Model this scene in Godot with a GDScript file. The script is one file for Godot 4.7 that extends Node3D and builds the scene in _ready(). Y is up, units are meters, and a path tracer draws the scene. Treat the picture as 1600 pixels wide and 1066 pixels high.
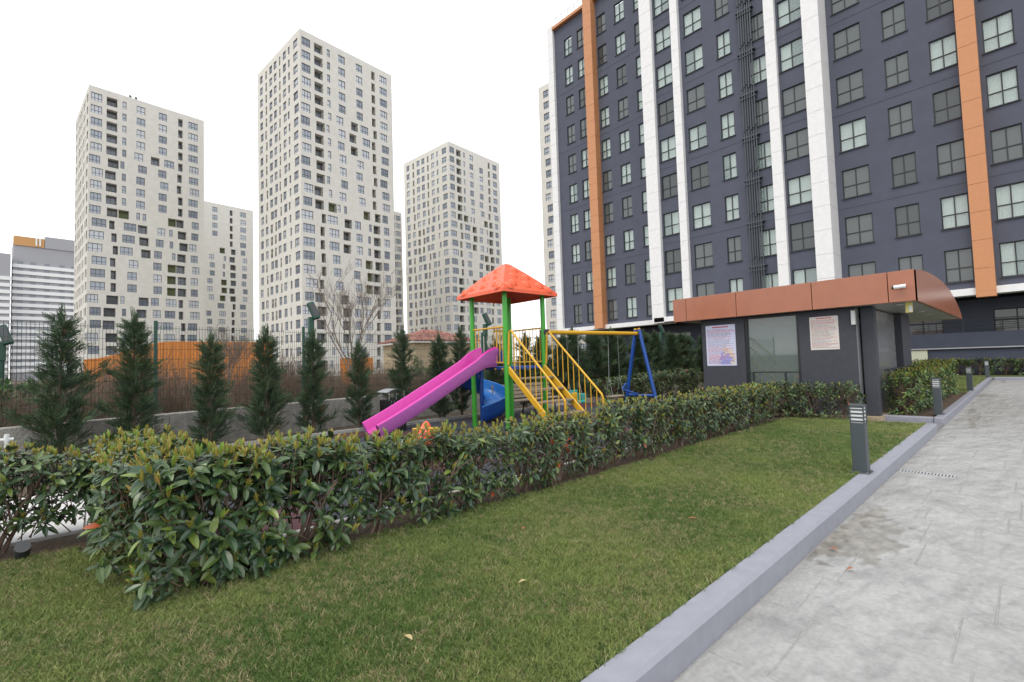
extends Node3D

const U := Vector3.UP
var rng := RandomNumberGenerator.new()
var mats := {}

# ---------------------------------------------------------------- mesh builder
class MB:
	var v := PackedVector3Array()
	var n := PackedVector3Array()
	var t := PackedVector2Array()
	var i := PackedInt32Array()
	var xf := Transform3D.IDENTITY
	# a b c d counter-clockwise seen from outside
	func quad(a: Vector3, b: Vector3, c: Vector3, d: Vector3) -> void:
		a = xf * a; b = xf * b; c = xf * c; d = xf * d
		var nn := (c - a).cross(d - b)
		if nn.length_squared() < 1e-16: return
		nn = nn.normalized()
		var k := v.size()
		v.append_array([a, b, c, d]); n.append_array([nn, nn, nn, nn])
		t.append_array([Vector2(0, 1), Vector2(1, 1), Vector2(1, 0), Vector2(0, 0)])
		i.append_array([k, k + 2, k + 1, k, k + 3, k + 2])
	func tri(a: Vector3, b: Vector3, c: Vector3) -> void:
		a = xf * a; b = xf * b; c = xf * c
		var nn := (b - a).cross(c - a)
		if nn.length_squared() < 1e-18: return
		nn = nn.normalized()
		var k := v.size()
		v.append_array([a, b, c]); n.append_array([nn, nn, nn])
		t.append_array([Vector2(0, 1), Vector2(1, 1), Vector2(0.5, 0)])
		i.append_array([k, k + 2, k + 1])
	func box(c: Vector3, s: Vector3, bs := Basis.IDENTITY) -> void:
		var h := s * 0.5
		var p := []
		for k in 8:
			p.append(c + bs * Vector3(h.x * (1 if k & 1 else -1), h.y * (1 if k & 2 else -1), h.z * (1 if k & 4 else -1)))
		quad(p[4], p[5], p[7], p[6]); quad(p[1], p[0], p[2], p[3])
		quad(p[5], p[1], p[3], p[7]); quad(p[0], p[4], p[6], p[2])
		quad(p[6], p[7], p[3], p[2]); quad(p[0], p[1], p[5], p[4])
	# chamfered box
	func cbox(c: Vector3, s: Vector3, b: float, bs := Basis.IDENTITY) -> void:
		var h := s * 0.5
		b = min(b, min(h.x, min(h.y, h.z)) * 0.95)
		var X := func(sx, sy, sz): return c + bs * Vector3(sx * h.x, sy * (h.y - b), sz * (h.z - b))
		var Y := func(sx, sy, sz): return c + bs * Vector3(sx * (h.x - b), sy * h.y, sz * (h.z - b))
		var Z := func(sx, sy, sz): return c + bs * Vector3(sx * (h.x - b), sy * (h.y - b), sz * h.z)
		quad(Z.call(-1, -1, 1), Z.call(1, -1, 1), Z.call(1, 1, 1), Z.call(-1, 1, 1))
		quad(Z.call(1, -1, -1), Z.call(-1, -1, -1), Z.call(-1, 1, -1), Z.call(1, 1, -1))
		quad(X.call(1, -1, 1), X.call(1, -1, -1), X.call(1, 1, -1), X.call(1, 1, 1))
		quad(X.call(-1, -1, -1), X.call(-1, -1, 1), X.call(-1, 1, 1), X.call(-1, 1, -1))
		quad(Y.call(-1, 1, 1), Y.call(1, 1, 1), Y.call(1, 1, -1), Y.call(-1, 1, -1))
		quad(Y.call(-1, -1, -1), Y.call(1, -1, -1), Y.call(1, -1, 1), Y.call(-1, -1, 1))
		for a in [-1, 1]:
			for d in [-1, 1]:
				var f: bool = a * d > 0
				# edges along z (x,y), along x (y,z), along y (x,z)
				var e1 = [X.call(a, d, -1), X.call(a, d, 1), Y.call(a, d, 1), Y.call(a, d, -1)]
				if not f: e1.reverse()
				quad(e1[3], e1[2], e1[1], e1[0])
				var e2 = [Y.call(-1, a, d), Y.call(1, a, d), Z.call(1, a, d), Z.call(-1, a, d)]
				if not f: e2.reverse()
				quad(e2[3], e2[2], e2[1], e2[0])
				var e3 = [X.call(a, -1, d), X.call(a, 1, d), Z.call(a, 1, d), Z.call(a, -1, d)]
				if f: e3.reverse()
				quad(e3[3], e3[2], e3[1], e3[0])
				for g in [-1, 1]:
					var q = [X.call(a, d, g), Y.call(a, d, g), Z.call(a, d, g)]
					if a * d * g > 0: tri(q[0], q[1], q[2])
					else: tri(q[0], q[2], q[1])
	# smooth tube along points; radii per point (or one)
	func tube(p: Array, r, sides := 8, caps := true) -> void:
		var base := v.size()
		var side := Vector3.ZERO
		for k in p.size():
			var d: Vector3 = (p[min(k + 1, p.size() - 1)] - p[max(k - 1, 0)]).normalized()
			if side == Vector3.ZERO:
				side = d.cross(Vector3(0.013, 0.02, 1.0) if absf(d.z) < 0.9 else Vector3(1, 0.01, 0)).normalized()
			else:
				side = (side - d * side.dot(d)).normalized()
			var up := side.cross(d)
			var rad: float = r[k] if r is Array else r
			for s in sides:
				var a := TAU * s / sides
				var o := side * cos(a) + up * sin(a)
				v.append(xf * (p[k] + o * rad)); n.append((xf.basis * o).normalized()); t.append(Vector2(float(s) / sides, k))
		for k in p.size() - 1:
			for s in sides:
				var a := base + k * sides + s
				var b := base + k * sides + (s + 1) % sides
				i.append_array([a, b, a + sides, b, b + sides, a + sides])
		if caps:
			for e in [0, p.size() - 1]:
				var c := v.size()
				var dd: Vector3 = (p[0] - p[1]) if e == 0 else (p[e] - p[e - 1])
				dd = (xf.basis * dd).normalized()
				v.append(xf * p[e]); n.append(dd); t.append(Vector2.ZERO)
				for s in sides:
					v.append(v[base + e * sides + s]); n.append(dd); t.append(Vector2.ZERO)
				for s in sides:
					var q1: int = c + 1 + s
					var q2: int = c + 1 + (s + 1) % sides
					if e == 0: i.append_array([c, q2, q1])
					else: i.append_array([c, q1, q2])
	# surface of a grid of points rows x cols, smooth normals, both sides seen
	func grid(rows: Array, flip := false) -> void:
		var base := v.size()
		var R := rows.size()
		var C: int = rows[0].size()
		for a in R:
			for b in C:
				var du: Vector3 = rows[a][min(b + 1, C - 1)] - rows[a][max(b - 1, 0)]
				var dv: Vector3 = rows[min(a + 1, R - 1)][b] - rows[max(a - 1, 0)][b]
				var nn := du.cross(dv)
				nn = nn.normalized() if nn.length_squared() > 1e-14 else Vector3.UP
				if flip: nn = -nn
				v.append(xf * rows[a][b]); n.append((xf.basis * nn).normalized()); t.append(Vector2(float(b) / (C - 1), float(a) / (R - 1)))
		for a in R - 1:
			for b in C - 1:
				var k := base + a * C + b
				if flip: i.append_array([k, k + 1, k + C + 1, k, k + C + 1, k + C])
				else: i.append_array([k, k + C + 1, k + 1, k, k + C, k + C + 1])
	func mesh() -> ArrayMesh:
		var arr := []
		arr.resize(Mesh.ARRAY_MAX)
		arr[Mesh.ARRAY_VERTEX] = v; arr[Mesh.ARRAY_NORMAL] = n; arr[Mesh.ARRAY_TEX_UV] = t; arr[Mesh.ARRAY_INDEX] = i
		var m := ArrayMesh.new()
		m.add_surface_from_arrays(Mesh.PRIMITIVE_TRIANGLES, arr)
		return m

# ---------------------------------------------------------------- helpers
func lin(r: float, g: float, b: float) -> Color:
	return Color(r, g, b).linear_to_srgb()

func plain(r: float, g: float, b: float, rough := 0.7, metal := 0.0) -> StandardMaterial3D:
	var key := "p%f_%f_%f_%f_%f" % [r, g, b, rough, metal]
	if mats.has(key): return mats[key]
	var m := StandardMaterial3D.new()
	m.albedo_color = lin(r, g, b); m.roughness = rough; m.metallic = metal
	mats[key] = m
	return m

func noise_tex(freq: float, lo: Color, hi: Color, oct := 4, sd := 1, size := 512, normal := false, bump := 4.0) -> NoiseTexture2D:
	var f := FastNoiseLite.new()
	f.noise_type = FastNoiseLite.TYPE_SIMPLEX_SMOOTH
	f.frequency = freq; f.fractal_octaves = oct; f.seed = sd
	var x := NoiseTexture2D.new()
	x.width = size; x.height = size; x.seamless = true; x.noise = f
	if normal:
		x.as_normal_map = true; x.bump_strength = bump
	else:
		var gr := Gradient.new()
		gr.set_color(0, lo); gr.set_color(1, hi)
		x.color_ramp = gr
	return x

# material with mottled colour: c linear, var amount, metres per texture repeat
func mottled(key: String, c: Vector3, amount: float, metres: float, rough := 0.85, bump := 0.0, freq := 0.02, oct := 5) -> StandardMaterial3D:
	if mats.has(key): return mats[key]
	var m := StandardMaterial3D.new()
	var a := c * (1.0 - amount)
	var b := c * (1.0 + amount)
	m.albedo_texture = noise_tex(freq, lin(a.x, a.y, a.z), lin(b.x, b.y, b.z), oct, key.hash() % 1000)
	m.roughness = rough
	m.uv1_triplanar = true; m.uv1_world_triplanar = true
	m.uv1_scale = Vector3.ONE / metres
	if bump > 0.0:
		m.normal_enabled = true
		m.normal_texture = noise_tex(freq * 4.0, Color.BLACK, Color.WHITE, 4, 7 + key.hash() % 1000, 512, true, bump)
	mats[key] = m
	return m

func part(parent: Node, called: String, mb: MB, m: Material) -> MeshInstance3D:
	var o := MeshInstance3D.new()
	o.name = called
	o.mesh = mb.mesh()
	o.material_override = m
	parent.add_child(o, true)
	return o

func inst(parent: Node, called: String, mesh: Mesh, m: Material, xf: Transform3D) -> MeshInstance3D:
	var o := MeshInstance3D.new()
	o.name = called; o.mesh = mesh
	if m: o.material_override = m
	o.transform = xf
	parent.add_child(o, true)
	return o

func tag(o: Node, label: String, category: String, group := "") -> Node:
	o.set_meta("label", label); o.set_meta("category", category)
	if group: o.set_meta("group", group)
	return o

func thing(called: String, label: String, category: String, at := Vector3.ZERO, turn := 0.0, group := "") -> Node3D:
	var o := Node3D.new()
	o.name = called; o.position = at; o.rotation.y = turn
	add_child(o, true)
	tag(o, label, category, group)
	return o

func structure(called: String, mb: MB, m: Material) -> MeshInstance3D:
	var o := part(self, called, mb, m)
	o.set_meta("kind", "structure")
	return o

func multi(parent: Node, called: String, mesh: Mesh, m: Material, xfs: Array, cols: Array) -> MultiMeshInstance3D:
	var mm := MultiMesh.new()
	mm.transform_format = MultiMesh.TRANSFORM_3D
	mm.use_colors = true
	mm.mesh = mesh
	mm.instance_count = xfs.size()
	for k in xfs.size():
		mm.set_instance_transform(k, xfs[k]); mm.set_instance_color(k, cols[k])
	var o := MultiMeshInstance3D.new()
	o.name = called; o.multimesh = mm; o.material_override = m
	parent.add_child(o, true)
	o.set_meta("kind", "stuff")
	return o

func rr(a: float, b: float) -> float:
	return rng.randf_range(a, b)

func aim(dir: Vector3, up_hint := Vector3.UP) -> Basis:  # y axis along dir
	var y := dir.normalized()
	var x := up_hint.cross(y)
	if x.length() < 0.01: x = Vector3.RIGHT.cross(y)
	x = x.normalized()
	return Basis(x, y, x.cross(y))

# ---------------------------------------------------------------- facade: wall sheet with real holes
# openings: [x0, y0, x1, y1, depth]; wall in local xy plane, facing +z
func facade(mb: MB, w: float, y0: float, y1: float, ops: Array) -> void:
	var ys := [y0, y1]
	for o in ops:
		ys.append(o[1]); ys.append(o[3])
	ys.sort()
	for k in ys.size() - 1:
		var a: float = ys[k]
		var b: float = ys[k + 1]
		if b - a < 1e-4: continue
		var m := (a + b) * 0.5
		var row := []
		for o in ops:
			if o[1] < m and o[3] > m: row.append([o[0], o[2]])
		row.sort_custom(func(p, q): return p[0] < q[0])
		var x := 0.0
		for r in row:
			if r[0] > x: mb.quad(Vector3(x, a, 0), Vector3(r[0], a, 0), Vector3(r[0], b, 0), Vector3(x, b, 0))
			x = max(x, r[1])
		if x < w: mb.quad(Vector3(x, a, 0), Vector3(w, a, 0), Vector3(w, b, 0), Vector3(x, b, 0))
	for o in ops:
		var d: float = -o[4]
		var p := [Vector3(o[0], o[1], 0), Vector3(o[2], o[1], 0), Vector3(o[2], o[3], 0), Vector3(o[0], o[3], 0)]
		for k in 4:
			var q: Vector3 = p[k]
			var s: Vector3 = p[(k + 1) % 4]
			mb.quad(q, s, s + Vector3(0, 0, d), q + Vector3(0, 0, d))

# window: frame mesh with given mullions, origin at opening centre, facing +z
func window_frame(w: float, h: float, cols: Array, bars: Array, fw := 0.06, depth := 0.07) -> ArrayMesh:
	var mb := MB.new()
	mb.box(Vector3(0, h / 2 - fw / 2, 0), Vector3(w, fw, depth)); mb.box(Vector3(0, -h / 2 + fw / 2, 0), Vector3(w, fw, depth))
	mb.box(Vector3(-w / 2 + fw / 2, 0, 0), Vector3(fw, h - 2 * fw, depth)); mb.box(Vector3(w / 2 - fw / 2, 0, 0), Vector3(fw, h - 2 * fw, depth))
	for c in cols: mb.box(Vector3(-w / 2 + c * w, 0, 0), Vector3(fw, h - 2 * fw, depth * 0.94))
	for b in bars: mb.box(Vector3(0, -h / 2 + b * h, 0), Vector3(w - 2 * fw, fw, depth * 0.88))
	return mb.mesh()

func pane_mesh(w: float, h: float) -> ArrayMesh:
	var mb := MB.new()
	mb.box(Vector3.ZERO, Vector3(w, h, 0.012))
	return mb.mesh()

func _ready() -> void:
	rng.seed = 20240611
	# ------------------------------------------------------------ camera, sky, sun, exposure
	var cam := Camera3D.new()
	cam.name = "camera"
	var right := Vector3(0.74105, -0.03106, 0.67073)
	var upv := Vector3(-0.00773, 0.99847, 0.05478)
	var fwd := Vector3(0.6714, 0.04578, -0.73968)
	cam.transform = Transform3D(Basis(right.normalized(), upv.normalized(), -fwd.normalized()).orthonormalized(), Vector3(0, 1.5, 0))
	cam.fov = 72.1
	cam.far = 2500.0
	cam.near = 0.05
	add_child(cam)
	cam.current = true
	var env := Environment.new()
	env.background_mode = Environment.BG_SKY
	var sky := Sky.new()
	var sm := ProceduralSkyMaterial.new()
	sm.sky_top_color = lin(0.86, 0.90, 0.96)
	sm.sky_horizon_color = lin(1.0, 1.0, 1.0)
	sm.sky_curve = 0.2
	sm.ground_bottom_color = lin(0.25, 0.24, 0.22)
	sm.ground_horizon_color = lin(0.8, 0.8, 0.8)
	sm.sky_energy_multiplier = 1.15
	sm.sun_angle_max = 0.0
	sky.sky_material = sm
	env.sky = sky
	env.tonemap_mode = Environment.TONE_MAPPER_LINEAR
	env.tonemap_exposure = 1.27
	env.sdfgi_enabled = true
	env.ssao_enabled = true
	env.ssil_enabled = true
	var we := WorldEnvironment.new()
	we.name = "world_environment"
	we.environment = env
	add_child(we)
	var sun := DirectionalLight3D.new()
	sun.name = "overcast_sun"
	sun.light_energy = 0.42
	sun.light_angular_distance = 22.0
	sun.light_color = Color(1.0, 0.97, 0.93)
	sun.shadow_enabled = true
	sun.transform = Transform3D(Basis.looking_at(Vector3(0.45, -0.85, -0.12).normalized()), Vector3(0, 30, 0))
	add_child(sun)
	build_ground()
	build_grey_block()
	build_towers()
	build_far()
	build_kiosk()
	build_boundary()
	build_playground()
	build_hedges()
	build_conifers()
	build_grass()
	build_small()

# ---------------------------------------------------------------- ground, paths, kerbs
func slab_texture() -> ImageTexture:
	var W := 1536
	var H := 512
	var im := Image.create(W, H, false, Image.FORMAT_RGB8)
	var a := FastNoiseLite.new(); a.seed = 3; a.frequency = 0.9; a.fractal_octaves = 4
	var b := FastNoiseLite.new(); b.seed = 9; b.frequency = 7.0; b.fractal_octaves = 3
	var c := FastNoiseLite.new(); c.seed = 21; c.frequency = 3.0; c.fractal_octaves = 4
	var d := FastNoiseLite.new(); d.seed = 31; d.frequency = 28.0; d.fractal_octaves = 2
	for py in H:
		var z := py / 512.0 * 6.0 - 1.5
		for px in W:
			var x := px / 1536.0 * 18.0
			var n1 := a.get_noise_2d(x, z)
			var n2 := b.get_noise_2d(x * 0.7, z * 1.3)
			var n3 := c.get_noise_2d(x, z)
			var g := 0.33 + 0.035 * n1 + 0.03 * n2 + 0.05 * d.get_noise_2d(x, z)
			if n3 > 0.12: g -= 0.05 * min(1.0, (n3 - 0.12) * 6.0) * (0.6 + n2)
			var col := Vector3(g, g * 0.995, g * 0.965)
			# damp, dirty patches with ragged outlines
			for s in [[5.15, -1.12, 0.75, 0.30], [4.75, -1.28, 0.5, 0.12], [5.9, -1.15, 0.4, 0.10], [15.3, -0.95, 1.3, 0.09], [17.2, -1.1, 0.8, 0.08], [13.9, -0.9, 0.5, 0.05]]:
				var e := Vector2((x - s[0]) / s[2], (z - s[1]) / s[3]).length() + 0.55 * n3 + 0.35 * n2
				if e < 1.0:
					var k: float = clamp((1.0 - e) * 7.0, 0.0, 1.0)
					col = col.lerp(Vector3(0.22, 0.205, 0.18) * (1.0 + 0.5 * n2), k * 0.68)
			col = col.clamp(Vector3.ONE * 0.05, Vector3.ONE * 0.75)
			im.set_pixel(px, py, lin(col.x, col.y, col.z))
	return ImageTexture.create_from_image(im)

func lawn_edge(ed: FastNoiseLite, x: float) -> float:
	var z := -3.86 + 0.16 * ed.get_noise_2d(x, 3.0)
	if x < 0.52: z = lerpf(z, -5.62 + 0.1 * ed.get_noise_2d(x, 9.0), smoothstep(0.0, 1.0, (0.52 - x + 0.12 * ed.get_noise_2d(x * 2.0, 20.0)) / 0.3))
	return z

func build_ground() -> void:
	var earth := mottled("earth", Vector3(0.13, 0.105, 0.075), 0.4, 5.0, 0.95, 3.0)
	var mb := MB.new()
	mb.quad(Vector3(-900, -0.3, 900), Vector3(900, -0.3, 900), Vector3(900, -0.3, -900), Vector3(-900, -0.3, -900))
	structure("ground", mb, earth)
	# raised bed carrying lawn and hedges (soil), y = -0.005
	var soil := mottled("soil", Vector3(0.125, 0.085, 0.055), 0.45, 1.3, 0.95, 8.0, 0.03)
	mb = MB.new()
	mb.box(Vector3(3.2, -0.155, -2.98), Vector3(18.4, 0.3, 2.96))
	mb.box(Vector3(-2.7, -0.155, -5.35), Vector3(6.6, 0.3, 1.78))
	structure("soil_bed", mb, soil)
	# bed beside the kiosk
	mb = MB.new()
	mb.box(Vector3(23.9, -0.155, -1.95), Vector3(19.9, 0.29, 1.0))
	mb.box(Vector3(28.5, -0.155, -6.0), Vector3(10.8, 0.28, 7.1))
	structure("soil_bed", mb, soil)
	# lawn sheet below the blades
	var turf := mottled("turf", Vector3(0.13, 0.15, 0.05), 0.45, 0.9, 0.95, 8.0, 0.04)
	mb = MB.new()
	# ragged inner edge along the hedges
	var ed := FastNoiseLite.new()
	ed.seed = 8; ed.frequency = 1.6; ed.fractal_octaves = 4
	for q in 230:
		var xa := -6.0 + q * 0.08
		var xb := xa + 0.08
		var za := lawn_edge(ed, xa)
		var zb := lawn_edge(ed, xb)
		mb.quad(Vector3(xa, 0, -1.49), Vector3(xb, 0, -1.49), Vector3(xb, 0, zb), Vector3(xa, 0, za))
	mb.quad(Vector3(22.0, 0.0, -1.49), Vector3(33.7, 0.0, -1.49), Vector3(33.7, 0.0, -5.0), Vector3(22.0, 0.0, -5.0))
	structure("lawn", mb, turf)
	# path: joint bed + slabs
	var joint := mottled("joint", Vector3(0.30, 0.295, 0.285), 0.2, 1.0, 0.95)
	mb = MB.new()
	mb.box(Vector3(12, -0.2545, 2.6), Vector3(44, 0.2, 7.9))
	var path := structure("path", mb, joint)
	var st := StandardMaterial3D.new()
	st.albedo_texture = slab_texture()
	st.roughness = 0.72
	st.normal_enabled = true
	st.normal_texture = noise_tex(0.03, Color.BLACK, Color.WHITE, 5, 77, 512, true, 5.0)
	var x := -0.6
	var count := 0
	while x < 33.5:
		var wx := rr(0.5, 0.82) if x < 15.0 else rr(1.1, 1.6)
		var z := -1.33 + 0.02
		var first := true
		while z < (3.4 if x < 8.0 else 2.2):
			var lz := rr(0.55, 0.95) if x < 15.0 else rr(1.2, 1.9)
			if first: lz = rr(0.2, 0.75)
			first = false
			var j := 0.002
			var m := MB.new()
			var a := Vector3(x + j, -0.152, z + j)
			var b := Vector3(x + wx - j, -0.152, z + lz - j)
			var e := 0.006
			# slightly worn edges
			var top := [Vector3(a.x + e, rr(-0.151, -0.149), b.z - e), Vector3(b.x - e, rr(-0.151, -0.149), b.z - e), Vector3(b.x - e, rr(-0.151, -0.149), a.z + e), Vector3(a.x + e, rr(-0.151, -0.149), a.z + e)]
			var bot := [Vector3(a.x, -0.158, b.z), Vector3(b.x, -0.158, b.z), Vector3(b.x, -0.158, a.z), Vector3(a.x, -0.158, a.z)]
			m.quad(top[0], top[1], top[2], top[3])
			for k in 4:
				var k2 := (k + 1) % 4
				m.quad(bot[k], bot[k2], top[k2], top[k])
				m.quad(bot[k] - Vector3(0, 0.004, 0), bot[k2] - Vector3(0, 0.004, 0), bot[k2], bot[k])
			for k in m.v.size():
				m.t[k] = Vector2(m.v[k].x / 18.0, (m.v[k].z + 1.5) / 6.0)
			part(path, "slab", m, st)
			count += 1
			z += lz
		x += wx
	print("slabs ", count)
	# light paving behind the left hedge
	var lightp := mottled("light_paving", Vector3(0.56, 0.55, 0.53), 0.1, 1.2, 0.8)
	mb = MB.new()
	mb.box(Vector3(-3.2, -0.1, -7.3), Vector3(7.6, 0.2, 2.2))
	var side := structure("side_path", mb, lightp)
	for k in 12:
		for j in 4:
			mb = MB.new()
			mb.cbox(Vector3(0.3 - k * 0.6, 0.012, -6.48 - j * 0.55), Vector3(0.59, 0.03, 0.54), 0.006)
			part(side, "paving_tile", mb, lightp)
	# rubber playground floor with maroon squares
	var rubber := mottled("rubber", Vector3(0.045, 0.05, 0.065), 0.35, 0.5, 0.92, 3.0, 0.08)
	mb = MB.new()
	mb.box(Vector3(6.8, -0.05, -7.55), Vector3(12.4, 0.1, 6.1))
	var fl := structure("playground_floor", mb, rubber)
	var maroon := mottled("maroon", Vector3(0.09, 0.036, 0.042), 0.3, 0.5, 0.92, 3.0, 0.08)
	for k in 12:
		for j in 6:
			if (k + j) % 2 == 0:
				mb = MB.new()
				mb.box(Vector3(1.2 + k, 0.002, -5.1 - j), Vector3(0.996, 0.008, 0.996))
				part(fl, "rubber_tile", mb, maroon if (k * 7 + j * 3) % 4 == 0 else rubber)
	# border edging
	var conc := mottled("concrete", Vector3(0.40, 0.39, 0.36), 0.2, 1.5, 0.88, 3.0)
	for seg in [[Vector3(6.6, 0.0, -4.47), Vector3(12.2, 0.12, 0.08)], [Vector3(6.9, 0.0, -10.64), Vector3(12.0, 0.16, 0.1)], [Vector3(0.52, 0.0, -7.5), Vector3(0.08, 0.11, 6.0)]]:
		mb = MB.new()
		mb.cbox(seg[0], seg[1], 0.012)
		structure("edging", mb, conc)
	# kerbs: painted concrete, a stretch at a time
	var kerb := mottled("kerb", Vector3(0.27, 0.275, 0.315), 0.07, 1.6, 0.7, 0.0, 0.02)
	var kx := -4.0
	while kx < 12.5:
		var len: float = 12.57 - kx
		mb = MB.new()
		mb.cbox(Vector3(kx + len / 2, -0.115, -1.405), Vector3(len - 0.003, 0.27, 0.18), 0.022)
		structure("kerb", mb, kerb)
		kx += len
	kx = 13.7
	while kx < 33.9:
		var len2: float = 33.9 - kx
		mb = MB.new()
		mb.cbox(Vector3(kx + len2 / 2, -0.115, -1.405), Vector3(len2 - 0.003, 0.27, 0.17), 0.022)
		structure("kerb", mb, kerb)
		kx += len2
	mb = MB.new()
	mb.cbox(Vector3(13.79, -0.117, -2.02), Vector3(0.18, 0.262, 1.05), 0.022)
	structure("kerb", mb, kerb)
	mb = MB.new()
	mb.cbox(Vector3(34.0, -0.115, 2.2), Vector3(0.18, 0.25, 7.0), 0.022)
	structure("kerb", mb, kerb)
	# end edging of the lawn and entrance paving of the kiosk
	mb = MB.new()
	mb.cbox(Vector3(12.46, -0.06, -2.55), Vector3(0.09, 0.15, 2.1), 0.01)
	structure("edging", mb, conc)
	var dark := mottled("entry", Vector3(0.20, 0.20, 0.215), 0.2, 1.0, 0.7)
	mb = MB.new()
	mb.box(Vector3(13.1, -0.16, -1.85), Vector3(1.18, 0.12, 1.05))
	structure("entrance_pavement", mb, dark)
	# far lawn strip behind the cross kerb
	mb = MB.new()
	mb.box(Vector3(35.85, -0.14, -1.0), Vector3(3.5, 0.26, 14.0))
	structure("lawn", mb, turf)

# ---------------------------------------------------------------- grey apartment block
func build_grey_block() -> void:
	var plaster := mottled("plaster", Vector3(0.090, 0.100, 0.134), 0.07, 7.0, 0.9, 0.0, 0.012)
	var white := mottled("white_clad", Vector3(0.80, 0.80, 0.80), 0.05, 4.0, 0.6)
	var orange := mottled("orange_clad", Vector3(0.56, 0.25, 0.11), 0.05, 3.0, 0.5)
	var frame_m := plain(0.022, 0.026, 0.028, 0.5)
	var b := thing("apartment_block", "dark grey apartment block with white and orange vertical pilasters", "building", Vector3(36, 0, 0))
	b.rotation.y = -PI / 2   # local +z faces -X (west); local x runs along world z ... local x -> world z
	# local frame: x_l = world z, z_l = -(world x - 36)
	var rows := []
	for k in 10: rows.append(6.1 + 3.04 * k)
	# columns: [z centre, width, segment] in metres of world z
	var left := [[-29.83, 1.0], [-28.12, 1.05], [-25.68, 1.0], [-23.65, 1.05], [-21.6, 1.05]]
	var mid := [[-18.6, 1.36], [-16.1, 1.42], [-13.84, 0.98], [-11.5, 1.36], [-9.5, 1.42]]
	var rgt := [[-6.74, 1.42], [-4.4, 1.12], [-2.36, 1.14], [-0.2, 1.16], [1.6, 1.25], [4.2, 1.4], [6.9, 1.15], [9.4, 1.4], [12.0, 1.2]]
	var segs := [[-31.6, -20.3, 0.0, left], [-20.3, -8.0, 1.6, mid], [-8.0, 14.0, 0.25, rgt]]
	var glass := []
	for g in [[0.30, 0.36, 0.36], [0.42, 0.48, 0.47], [0.10, 0.115, 0.115], [0.055, 0.064, 0.064]]:
		var gm := StandardMaterial3D.new()
		gm.albedo_color = lin(g[0], g[1], g[2]); gm.roughness = 0.05; gm.metallic_specular = 0.6
		glass.append(gm)
	var pane := StandardMaterial3D.new()
	pane.albedo_color = Color(0.75, 0.85, 0.83, 0.22); pane.transparency = BaseMaterial3D.TRANSPARENCY_ALPHA
	pane.roughness = 0.02; pane.metallic_specular = 1.0
	var curtain := mottled("curtain", Vector3(0.62, 0.66, 0.62), 0.12, 0.5, 0.9)
	var room := plain(0.05, 0.055, 0.055, 0.9)
	var sill_m := plain(0.05, 0.05, 0.058, 0.7)
	var meshes := {}
	for s in segs:
		var w: float = s[1] - s[0]
		var ops := []
		for c in s[3]:
			for y in rows:
				ops.append([c[0] - c[1] / 2 - s[0], y - 0.91, c[0] + c[1] / 2 - s[0], y + 0.91, 0.22])
		var mb := MB.new()
		mb.xf = Transform3D(Basis.IDENTITY, Vector3(s[0], 0, s[2]))
		facade(mb, w, 4.75, 36.0, ops)
		# returns to the back and roof edge
		mb.quad(Vector3(0, 4.75, -2.0), Vector3(0, 4.75, 0), Vector3(0, 36, 0), Vector3(0, 36, -2.0))
		mb.quad(Vector3(w, 4.75, 0), Vector3(w, 4.75, -2.0), Vector3(w, 36, -2.0), Vector3(w, 36, 0))
		mb.quad(Vector3(0, 36, 0), Vector3(w, 36, 0), Vector3(w, 36, -2), Vector3(0, 36, -2))
		mb.quad(Vector3(0, 4.75, -2), Vector3(w, 4.75, -2), Vector3(w, 4.75, 0), Vector3(0, 4.75, 0))
		part(b, "wall", mb, plaster)
		# thin storey joints
		for k in [1, 3, 5, 7]:
			mb = MB.new()
			mb.box(Vector3(s[0] + w / 2, rows[k] + 1.5, s[2] + 0.006), Vector3(w - 0.05, 0.035, 0.02))
			part(b, "storey_joint", mb, plaster)
		for c in s[3]:
			var key := "%.2f" % c[1]
			if not meshes.has(key):
				var cols := [0.5]
				meshes[key] = [window_frame(c[1], 1.82, cols, [0.42], 0.055, 0.08), pane_mesh(c[1] - 0.1, 1.72), pane_mesh(c[1] - 0.02, 1.8)]
				var sm := MB.new()
				sm.box(Vector3.ZERO, Vector3(c[1] + 0.12, 0.05, 0.14))
				meshes[key].append(sm.mesh())
				var cm := MB.new()
				var cr := [[], []]
				var seg := 16
				for q in seg + 1:
					var xx: float = (float(q) / seg - 0.5) * (c[1] * 0.46)
					var zz := 0.03 * sin(q * 2.4)
					cr[0].append(Vector3(xx, 0.87, zz)); cr[1].append(Vector3(xx, -0.87, zz))
				cm.grid(cr)
				meshes[key].append(cm.mesh())
			for y in rows:
				var at := Vector3(c[0], y, s[2] - 0.12)
				var wn := inst(b, "window", meshes[key][0], frame_m, Transform3D(Basis.IDENTITY, at))
				var roll := rng.randf()
				var kind := 0
				# curtained rooms show pale, the others dark
				if s[2] == 0.25: kind = 1 if roll < 0.35 else 2
				else: kind = 1 if roll < 0.62 else 2
				inst(wn, "pane", meshes[key][1], pane if kind == 1 else glass[3 if roll > 0.85 else 2], Transform3D(Basis.IDENTITY, Vector3(0, 0, -0.01)))
				if kind == 1:
					inst(wn, "room_back", meshes[key][2], room, Transform3D(Basis.IDENTITY, Vector3(0, 0, -0.42)))
					for sd in [-1, 1]:
						if rng.randf() < 0.88:
							inst(wn, "curtain", meshes[key][4], curtain, Transform3D(Basis.IDENTITY, Vector3(sd * c[1] * rr(0.235, 0.26), 0, -0.14)))
				inst(wn, "sill", meshes[key][3], sill_m, Transform3D(Basis.IDENTITY, Vector3(0, -0.935, 0.13)))
	# solid core and side
	var mb2 := MB.new()
	mb2.box(Vector3(-8.8, 20.4, -10.9), Vector3(45.4, 31.0, 17.8))
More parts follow.
